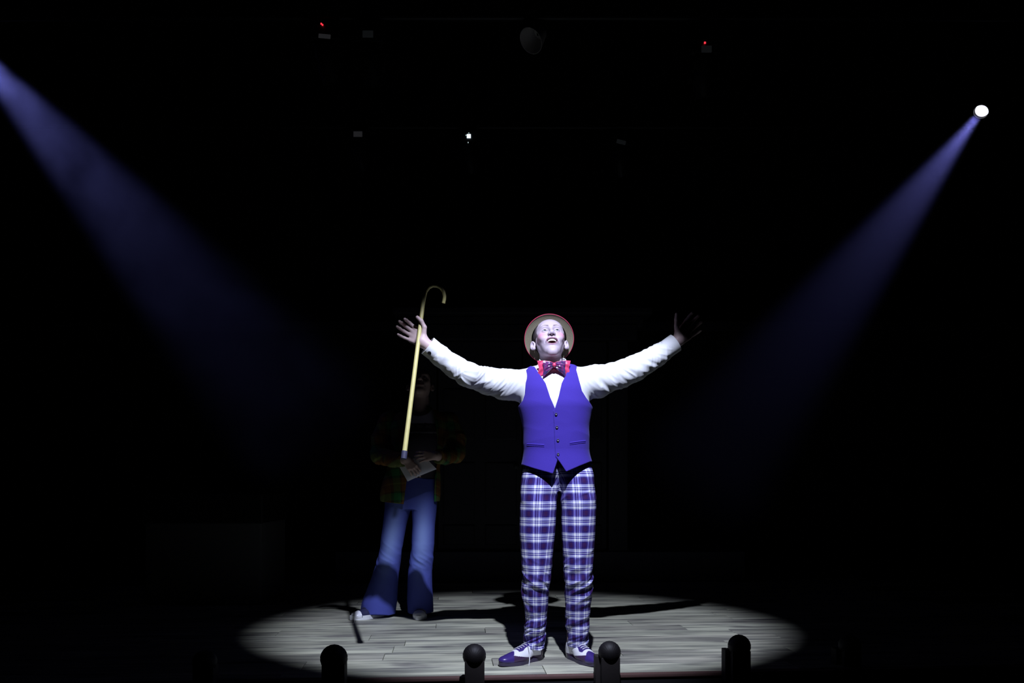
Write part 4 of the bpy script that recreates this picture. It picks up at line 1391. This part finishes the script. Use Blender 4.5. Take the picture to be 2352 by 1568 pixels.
RG = legset([(1045, 1284, 1346, 3.79, .060), (1085, 1283, 1363, 3.79, .096), (1120, 1287, 1366, 3.79, .106), (1160, 1289, 1369, 3.79, .106), (1220, 1290, 1367, 3.79, .096), (1300, 1295, 1361, 3.79, .080), (1335, 1297, 1360, 3.80, .076), (1370, 1297, 1359, 3.82, .074), (1420, 1299, 1354, 3.85, .070), (1468, 1304, 1350, 3.872, .064), (1481, 1303, 1349, 3.875, .066)])
def leg_f(P, G, sd):
    f = stack(P, *G, 2.1)
    z = P[:, 2]
    x = P[:, 0] - smooth_interp(z, G[0], G[1])
    a = np.arctan2(x, -(P[:, 1] - smooth_interp(z, G[0], G[2])))
    v = a * 0.07
    knee = np.exp(-((z - 0.38) / 0.11) ** 2)
    ank = np.exp(-((z - 0.13) / 0.085) ** 2)
    crotch = np.exp(-((z - 0.80) / 0.06) ** 2)
    gen = 0.0022 * folds(z * 0.5, v, sd, 14, 9, 0.2)
    hz = folds(z, v, sd + 4, 19, 6.5, 0.55 if sd < 5 else -0.55)
    an = folds(z, v, sd + 9, 24, 7.0, -0.35)
    return f - gen - 0.016 * knee * hz - 0.017 * ank * an - 0.008 * crotch * hz
def f_tr1(P):
    f = smin(leg_f(P, LG, 2.3), leg_f(P, RG, 7.7), 0.006)
    hip = stack(P, [.83, .87, .92, 1.012], [.218, .217, .216, .212], [3.80, 3.80, 3.795, 3.785], [.150, .164, .158, .143], [.05, .074, .098, .110], 2.3)
    f = smin(f, hip, 0.012)
    return f
V, Q = nets(f_tr1, (0.0, 3.60, 0.03), (0.44, 4.0, 1.03), 0.0034)
me = mesh_np('trousers', V, Q)
lx, rx_ = smooth_interp(V[:, 2], LG[0], LG[1]), smooth_interp(V[:, 2], RG[0], RG[1])
ly, ry_ = smooth_interp(V[:, 2], LG[0], LG[2]), smooth_interp(V[:, 2], RG[0], RG[2])
isL = (V[:, 0] - lx) ** 2 < (V[:, 0] - rx_) ** 2
px_, py_ = np.where(isL, V[:, 0] - lx, V[:, 0] - rx_), np.where(isL, V[:, 1] - ly, V[:, 1] - ry_)
rl = np.where(isL, smooth_interp(V[:, 2], LG[0], LG[3]), smooth_interp(V[:, 2], RG[0], RG[3]))
ang = np.arctan2(px_ / rl, -py_ / 0.085)
set_float(me, 'pu', np.sin(np.clip(ang, -1.55, 1.55)) * 0.3 * 0.082 + ang * 0.7 * 0.078 + np.where(isL, 0.0125, 0.0175) + 1.0)
set_float(me, 'pv', -V[:, 2] + 3.0 + np.where(isL, 0.0, 0.004))
trousers = link('trousers', me, M['trousers'], person)

# ---- shoes, bow tie
shoe((0.094, 3.832), (-0.186, -0.160), person, 'shoe', 'oxford', True, 0.98)
shoe((0.312, 3.862), (0.115, -0.214), person, 'shoe', 'oxford', False, 0.98)
bc = np.array(W(1272.5, 839.5, 3.695))
def bow(name, parent, length, h0, h1, droop, mat, y0, depth, pleats, tilt_l, tilt_r, tails=0.0):
    mb = MB()
    nu, nv = 14, 17
    for s, tl in ((-1, tilt_l), (1, tilt_r)):
        V, F = [], []
        for side in (-1, 1):
            for i in range(nu + 1):
                u = i / nu
                hh = h0 + (h1 - h0) * u ** 0.75
                for j in range(nv):
                    v = -1 + 2 * j / (nv - 1)
                    puff = depth * math.sin(math.pi * (0.12 + 0.80 * u)) * (1 - v * v * 0.85)
                    pl = 0.0022 * math.cos(v * pleats * math.pi) * (1 - u) ** 0.6
                    x = s * (length * u * (1 - 0.10 * (1 - abs(v)) * u))
                    z = v * hh + droop * u * u * -1 + s * 0
                    if tails and v < 0: z -= tails * u * v * v
                    ca, sa = math.cos(tl * u), math.sin(tl * u)
                    X = x * ca; Z = z + abs(x) * -sa
                    yy = side * (puff * 0.5 + 0.0007) + (pl if side < 0 else pl * 0.4) + 0.0028 * math.sin(u * 8.0 + v * 5.0 + s * 1.3) * u * (1 if side < 0 else 0.5)
                    x += 0.0035 * math.sin(v * 4.0 + s) * u * u
                    V.append(bc + np.array([X, y0 + yy, Z]))
        n0 = (nu + 1) * nv
        for sd in (0, 1):
            for i in range(nu):
                for j in range(nv - 1):
                    a = sd * n0 + i * nv + j
                    q_ = (a, a + 1, a + nv + 1, a + nv)
                    F.append(q_ if sd else q_[::-1])
        for i in range(nu):
            F.append((i * nv, (i + 1) * nv, n0 + (i + 1) * nv, n0 + i * nv))
            k = nv - 1
            F.append((i * nv + k, n0 + i * nv + k, n0 + (i + 1) * nv + k, (i + 1) * nv + k))
        for j in range(nv - 1):
            k = nu * nv + j
            F.append((k, k + 1, n0 + k + 1, n0 + k))
        mb.add(V, F)
    return mb.build(name, mat, parent, True)
bt_ = empty('bow_tie', bc)
bt_.parent = person
bt_.matrix_parent_inverse = Matrix.Translation(person.location).inverted()
o = bow('back_bow', bt_, 0.0790, 0.014, 0.035, 0.009, M['pink'], 0.006, 0.022, 3, 0.03, 0.02, 0.012)
o['label'] = 'plain pink satin outer bow'
o = bow('front_bow', bt_, 0.0555, 0.008, 0.030, 0.003, M['satin'], -0.012, 0.026, 4, 0.22, 0.10, 0.016)
o['label'] = 'purple patterned satin inner bow'
kV, kQ = nets(lambda P: ell(P, bc + np.array([0, -0.020, 0.0]), (0.0095, 0.0100, 0.0110)), bc - 0.05, bc + 0.05, 0.0018)
link('knot', mesh_np('knot', kV, kQ), M['pink'], bt_)

# ---- cane held in the raised hand
cn = empty('walking_cane', cane_tip)
tag(cn, 'pale yellow walking cane with a hooked top, held out tip downward by the performer', 'cane')
pts = [tuple(cane_at(y)) for y in np.linspace(1036, 700, 24)]
hook = [(974.5, 682, 3.665), (978, 669, 3.67), (985, 660, 3.67), (994, 655.5, 3.67), (1004, 656, 3.67), (1013, 661, 3.67), (1019, 670, 3.67), (1021, 681, 3.67), (1020, 690, 3.67), (1018.5, 696, 3.67)]
pts += [tuple(W(*h_)) for h_ in hook]
rads = [0.0112 - 0.00009 * k for k in range(24)] + [0.0090 - 0.0001 * k for k in range(len(hook))]
MB().tube(pts, rads, 18).build('shaft', M['cane'], cn, True)
MB().tube([tuple(cane_at(y)) for y in (1038, 1036, 1046, 1053, 1054)], [0.0114, 0.0138, 0.0138, 0.0132, 0.0110], 18).build('rubber_tip', M['ferrule'], cn, True)
#PART5
# ------------------------------------------------------------------ the second person, standing behind in the dark
p2 = empty('person', (-0.66, 5.10, 0.0))
tag(p2, 'person in flared jeans and open flannel shirt, face lifted, holding a white sheet', 'person')
H2 = np.array([-0.600, 5.12, 1.508])
R2 = rot3(math.radians(30), math.radians(6), math.radians(0))
H2S = 0.94
nb2 = np.array([-0.598, 5.12, 1.33])
def f_head2(P):
    f = head_f(toL(P, H2, R2, H2S), 0.15) * H2S
    return smin(f, cone(P, toW((0, 0.018, -0.035), H2, R2, H2S), nb2, 0.052, 0.062), 0.02)
hdV, hdQ = nets(f_head2, H2 + np.array([-.12, -.16, -.21]), H2 + np.array([.12, .15, .15]), 0.0024)
skin2 = np.array([0.45, 0.32, 0.28])
hdC = head_colors(toL(hdV, H2, R2, H2S), skin2, (0.36, 0.18, 0.17), None, 0.15)
T2Z = [.72, .80, .88, .96, 1.06, 1.16, 1.24, 1.29, 1.33, 1.36]
T2X = [.150, .165, .160, .150, .150, .165, .180, .165, .12, .06]
T2Y = [.105, .112, .110, .105, .108, .115, .110, .095, .075, .05]
T2C = [-.665, -.66, -.65, -.64, -.625, -.612, -.605, -.602, -.600, -.598]
T2D = [5.10, 5.10, 5.10, 5.10, 5.10, 5.10, 5.11, 5.12, 5.12, 5.12]
def torso2(P, g=0.0):
    return stack(P, T2Z, T2C, T2D, [v + g for v in T2X], [v + g for v in T2Y], 2.3)
a2L = [W(894, 968, 5.12), W(877, 1010, 5.10), W(874, 1044, 5.06), W(900, 1054, 4.95), W(928, 1056, 4.825)]
a2R = [W(1030, 968, 5.12), W(1047, 1008, 5.10), W(1046, 1040, 5.05), W(1026, 1048, 4.93), W(1006, 1048, 4.825)]
def f_core2(P):
    f = torso2(P, -0.012)
    for a in (a2L, a2R):
        f = smin(f, chain_f(P, a, [.048, .044, .040, .034, .028], 0.02), 0.03)
    for pts in ([W(922, 1140, 5.1), W(898, 1265, 5.1), (-.91, 5.14, .09)], [W(972, 1140, 5.1), W(967, 1265, 5.1), (-.60, 5.18, .09)]):
        f = smin(f, chain_f(P, pts, [.072, .050, .036], 0.02), 0.03)
    return f
cV, cQ = nets(f_core2, (-1.1, 4.8, 0.05), (-0.2, 5.3, 1.37), 0.011, 1)
w2L, w2R = W(931, 1054, 4.805), W(1003, 1046, 4.805)
# hands with the backs to the audience, fingers over the sheet
h2L = hand_parts(w2L, (0.52, -0.02, -0.62), (-0.10, 0.98, -0.30), (0.66, 0.10, 0.45),
                 [(.30, .40, .30), (.32, .42, .30), (.34, .45, .30), (.38, .45, .30)], (0.08, 0.02, -0.05, -0.12), (0.55, 0.55, 0.75, 0.3), 0.80)
h2R = hand_parts(w2R, (-0.80, -0.02, -0.02), (0.10, 0.98, -0.20), (-0.10, 0.15, 0.80),
                 [(.30, .42, .30), (.30, .45, .30), (.32, .45, .30), (.35, .45, .30)], (0.10, 0.02, -0.06, -0.14), (0.45, 0.65, 0.80, 0.3), 0.82)
ps = [(hdV, hdQ), (cV, cQ)]
for hp, fa in ((h2L, (a2L[-2], w2L, .030, .025)), (h2R, (a2R[-2], w2R, .030, .025))):
    fh, lo, hi = hand_f(hp, fa)
    ps.append(nets(fh, lo, hi, 0.003))
bV, bQ = join(ps)
me = mesh_np('body', bV, bQ)
set_col(me, np.concatenate([hdC, np.tile(skin2, (len(bV) - len(hdV), 1))]))
body2 = link('body', me, M['skin_plain'], p2)
eyes(H2, R2, body2, (0.1, -1, 0.6), H2S)
V, Q = nets(lambda P: hair_f(toL(P, H2, R2, H2S)) * H2S - 0.003, H2 - 0.16, H2 + 0.16, 0.0035)
link('hair', mesh_np('hair', V, Q), M['hair'], p2)

def uv_cloth(me, V):
    set_float(me, 'pu', V[:, 0] + 0.7 * (V[:, 1] - 5.1) + 5.0)
    set_float(me, 'pv', V[:, 2] + 0.3 * (V[:, 1] - 5.1) + 2.0)
# T-shirt
def f_tee(P):
    f = torso2(P, 0.004) - 0.003 * folds(P[:, 2], P[:, 0], 12.0, 8, 6, 0.4)
    nk = np.sqrt((P[:, 0] + 0.598) ** 2 + ((P[:, 2] - 1.372) * 1.15) ** 2) - 0.083
    f = smax(f, -np.maximum(nk, P[:, 1] - 5.22), 0.004)
    f = np.maximum(f, 0.90 - P[:, 2])
    return np.maximum(f, P[:, 2] - 1.345)
V, Q = nets(f_tee, (-.9, 4.9, .88), (-.3, 5.3, 1.38), 0.005)
me = mesh_np('t_shirt', V, Q)
C = np.tile(np.array([0.60, 0.57, 0.66]), (len(V), 1))
zz = V[:, 2]
z1, z2 = W(0, 971, 5.0)[2], W(0, 993, 5.0)[2]
front = V[:, 1] < 5.1
C[(zz < z1) & front] = (0.055, 0.045, 0.06)
zl = W(0, 979, 5.0)[2]
blk = np.floor((V[:, 0] + 1.0) / 0.011).astype(int)
C[front & (np.abs(zz - zl) < 0.0075) & ((blk * 7919 % 5) > 1) & (V[:, 0] > -0.66) & (V[:, 0] < -0.50)] = (0.13, 0.12, 0.13)
C[(zz < z1 - 0.004) & (np.abs(zz - z2) < 0.0035) & front] = (0.30, 0.29, 0.30)
tee_col = C
set_col(me, C)
M['tee'] = vcol('printed_cotton', 0.9, 0.1)
tee = link('t_shirt', me, M['tee'], p2)
# blurred line of pale lettering across the dark print
def tee_y(x, z):
    P = np.array([[x, 4.9, z]])
    for _ in range(30):
        P[0, 1] += f_tee(P)[0] * 0.6
    return P[0].copy()
# flannel shirt hanging open
op_poly = [(W(a, b, 5.0)[0], W(a, b, 5.0)[2]) for a, b in [(948, 930), (942, 970), (940, 1040), (936, 1100), (928, 1165), (996, 1165), (998, 1100), (1002, 1060), (1004, 1000), (998, 965), (990, 930)]]
def f_flan(P):
    z = P[:, 2]
    body = stack(P, T2Z, T2C, T2D, [v + 0.018 + 0.016 * max(0, (1.0 - zz_) / 0.25) for v, zz_ in zip(T2X, T2Z)], [v + 0.018 + 0.014 * max(0, (1.0 - zz_) / 0.25) for v, zz_ in zip(T2Y, T2Z)], 2.3)
    inner = stack(P, T2Z, T2C, T2D, [v + 0.009 + 0.016 * max(0, (1.0 - zz_) / 0.25) for v, zz_ in zip(T2X, T2Z)], [v + 0.009 + 0.014 * max(0, (1.0 - zz_) / 0.25) for v, zz_ in zip(T2Y, T2Z)], 2.3)
    body = body - 0.006 * folds(z, P[:, 0], 15.0, 7, 9, 0.3)
    shell = np.maximum(body, -inner)
    o = np.maximum(poly2(P[:, 0], z, op_poly), P[:, 1] - 5.1)
    shell = smax(shell, -o, 0.003)
    shell = np.maximum(shell, z - 1.345)
    shell = np.maximum(shell, 0.752 - z + 0.10 * np.abs(P[:, 0] + 0.66) - 0.02)
    arms = None
    for a, sd in ((a2L, 17.0), (a2R, 23.0)):
        c = chain_f(P, a, [.070, .064, .060, .050, .042], 0.02)
        s, an = arm_coords(P, a)
        c = c - 0.010 * folds(s, an * 0.06, sd, 17, 8, 0.5)
        u = (a[-1] - a[-2]) / np.linalg.norm(a[-1] - a[-2])
        nearw = np.sqrt(((P - a[-1]) ** 2).sum(1)) < 0.10
        c = np.where(nearw, np.maximum(c, (P - a[-1]) @ u), c)
        arms = c if arms is None else np.minimum(arms, c)
    arms = smax(arms, -smax(inner, -o, 0.003), 0.003)
    return smin(shell, arms, 0.012)
V, Q = nets(f_flan, (-1.02, 4.78, .68), (-.20, 5.32, 1.38), 0.005)
me = mesh_np('flannel_shirt', V, Q)
uv_cloth(me, V)
flan = link('flannel_shirt', me, M['flannel'], p2)
def collar2(P):
    c0 = np.array([-.598, 5.12, 1.345])
    d = P - c0
    rr = np.sqrt(d[:, 0] ** 2 + d[:, 1] ** 2)
    f = np.abs(rr - (0.078 - 0.5 * d[:, 2])) - 0.004
    f = np.maximum(f, np.abs(d[:, 2]) - 0.024)
    gap = np.maximum(np.abs(d[:, 0]) - 0.046, d[:, 1])
    return smax(f, -gap, 0.003)
V, Q = nets(collar2, (-.75, 4.98, 1.30), (-.45, 5.26, 1.40), 0.004)
me = mesh_np('collar', V, Q); uv_cloth(me, V)
link('collar', me, M['flannel'], flan)

# flared jeans
JL = legset([(1100, 892, 952, 5.10, .100), (1140, 888, 950, 5.10, .100), (1165, 885, 945, 5.10, .098), (1200, 881, 934, 5.10, .090), (1265, 873, 922, 5.09, .082), (1310, 860, 916, 5.10, .090), (1350, 845, 913, 5.11, .105), (1385, 831, 911, 5.12, .120), (1408, 829, 908, 5.12, .122)])
JR = legset([(1100, 948, 1004, 5.10, .100), (1140, 946, 1004, 5.10, .100), (1165, 946, 1003, 5.10, .098), (1200, 948, 999, 5.10, .090), (1265, 945, 996, 5.09, .082), (1310, 938, 992, 5.11, .088), (1350, 936, 993, 5.13, .100), (1385, 936, 995, 5.15, .110), (1404, 937, 995, 5.15, .112)])
def jl(P, G, sd):
    f = stack(P, *G, 2.1)
    z = P[:, 2]
    x = P[:, 0] - smooth_interp(z, G[0], G[1])
    v = np.arctan2(x, -(P[:, 1] - smooth_interp(z, G[0], G[2]))) * 0.08
    knee = np.exp(-((z - 0.38) / 0.09) ** 2)
    return f - 0.003 * folds(z * 0.6, v, sd, 12, 9, 0.3) - 0.011 * knee * folds(z, v, sd + 3, 15, 6, 0.6) - 0.006 * np.exp(-((z - 0.12) / 0.1) ** 2) * folds(z * .3, v, sd + 6, 9, 13, 0)
def f_jeans(P):
    f = smin(jl(P, JL, 31.0), jl(P, JR, 41.0), 0.012)
    hip = stack(P, [.70, .76, .84, .95], [-.665, -.663, -.655, -.648], [5.10, 5.10, 5.10, 5.10], [.145, .162, .165, .155], [.085, .108, .112, .108], 2.3)
    f = smin(f, hip, 0.015)
    z = P[:, 2]
    # dropped hem at the heel, lifted over the shoe
    return np.maximum(f, 0.012 - z + 0.28 * np.clip(5.06 - P[:, 1], 0, 0.08))
V, Q = nets(f_jeans, (-1.02, 4.94, -0.01), (-.42, 5.32, .97), 0.005)
me = mesh_np('jeans', V, Q)
z = V[:, 2]
xl_ = smooth_interp(z, JL[0], JL[1]); xr_ = smooth_interp(z, JR[0], JR[1])
dx = np.minimum(np.abs(V[:, 0] - xl_), np.abs(V[:, 0] - xr_))
fade = np.exp(-((z - 0.52) / 0.20) ** 2) * np.exp(-(dx / 0.05) ** 2) * (V[:, 1] < 5.12)
dn = np.array([0.060, 0.075, 0.32])
C = dn * (1 - 0.75 * fade[:, None]) + np.array([0.20, 0.28, 0.52]) * 0.75 * fade[:, None]
set_col(me, C)
jeans = link('jeans', me, M['denim'], p2)
mb = MB()
for G, sgn in ((JL, -1), (JR, 1)):
    pts = []
    for zq in np.linspace(0.05, 0.74, 18):
        cxq, cyq = float(smooth_interp(np.array([zq]), G[0], G[1])[0]), float(smooth_interp(np.array([zq]), G[0], G[2])[0])
        P = np.array([[cxq + sgn * 0.16, cyq - 0.03, zq]])
        for _ in range(30):
            P[0, 0] -= sgn * f_jeans(P)[0] * 0.5
        pts.append(P[0].copy())
    mb.tube(pts, 0.0022, 6)
mb.build('side_seam', M['denim'], jeans, True)
me_ = jeans.children[0].data
set_col(me_, np.tile(dn * 0.55, (len(me_.vertices), 1)))
# sneakers
s1 = shoe((-0.885, 5.085), (-0.36, -0.34), p2, 'sneaker', 'sneaker', False, 0.92)
s1['label'] = 'white-capped sneaker'
s2 = shoe((-0.602, 5.140), (0.02, -0.30), p2, 'sneaker', 'sneaker_grey', False, 0.92)

# ---- the sheet of paper
quad = [W(918, 1073, 4.835), W(968, 1041, 4.845), W(1003, 1077, 4.835), W(936, 1105, 4.82)]
q0, q1, q2, q3 = [Vector(q) for q in quad]
V, F = [], []
nx_, ny_ = 12, 9
nrm = (q1 - q0).cross(q3 - q0).normalized()
if nrm.y > 0: nrm = -nrm
for side in (0, 1):
    for i in range(nx_ + 1):
        for j in range(ny_ + 1):
            a, b = i / nx_, j / ny_
            p = q0.lerp(q1, a).lerp(q3.lerp(q2, a), b)
            curl = 0.006 * math.sin(a * math.pi) * (0.4 + b) - 0.004 * (1 - a) ** 3
            V.append(p + nrm * (curl + (0.0006 if side else -0.0006)))
n0 = (nx_ + 1) * (ny_ + 1)
for s_ in (0, 1):
    for i in range(nx_):
        for j in range(ny_):
            k = s_ * n0 + i * (ny_ + 1) + j
            f_ = (k, k + 1, k + ny_ + 2, k + ny_ + 1)
            F.append(f_ if s_ else f_[::-1])
rim = [i * (ny_ + 1) for i in range(nx_ + 1)] + [nx_ * (ny_ + 1) + j for j in range(1, ny_ + 1)] + [i * (ny_ + 1) + ny_ for i in range(nx_ - 1, -1, -1)] + [j for j in range(ny_ - 1, 0, -1)]
for k in range(len(rim)):
    a, b = rim[k], rim[(k + 1) % len(rim)]
    F.append((a, b, n0 + b, n0 + a))
pp = MB().add(V, F).build('paper_sheet', M['paper'], None, True)
tag(pp, 'blank white folded sheet of paper held in both hands by the person in jeans', 'paper')
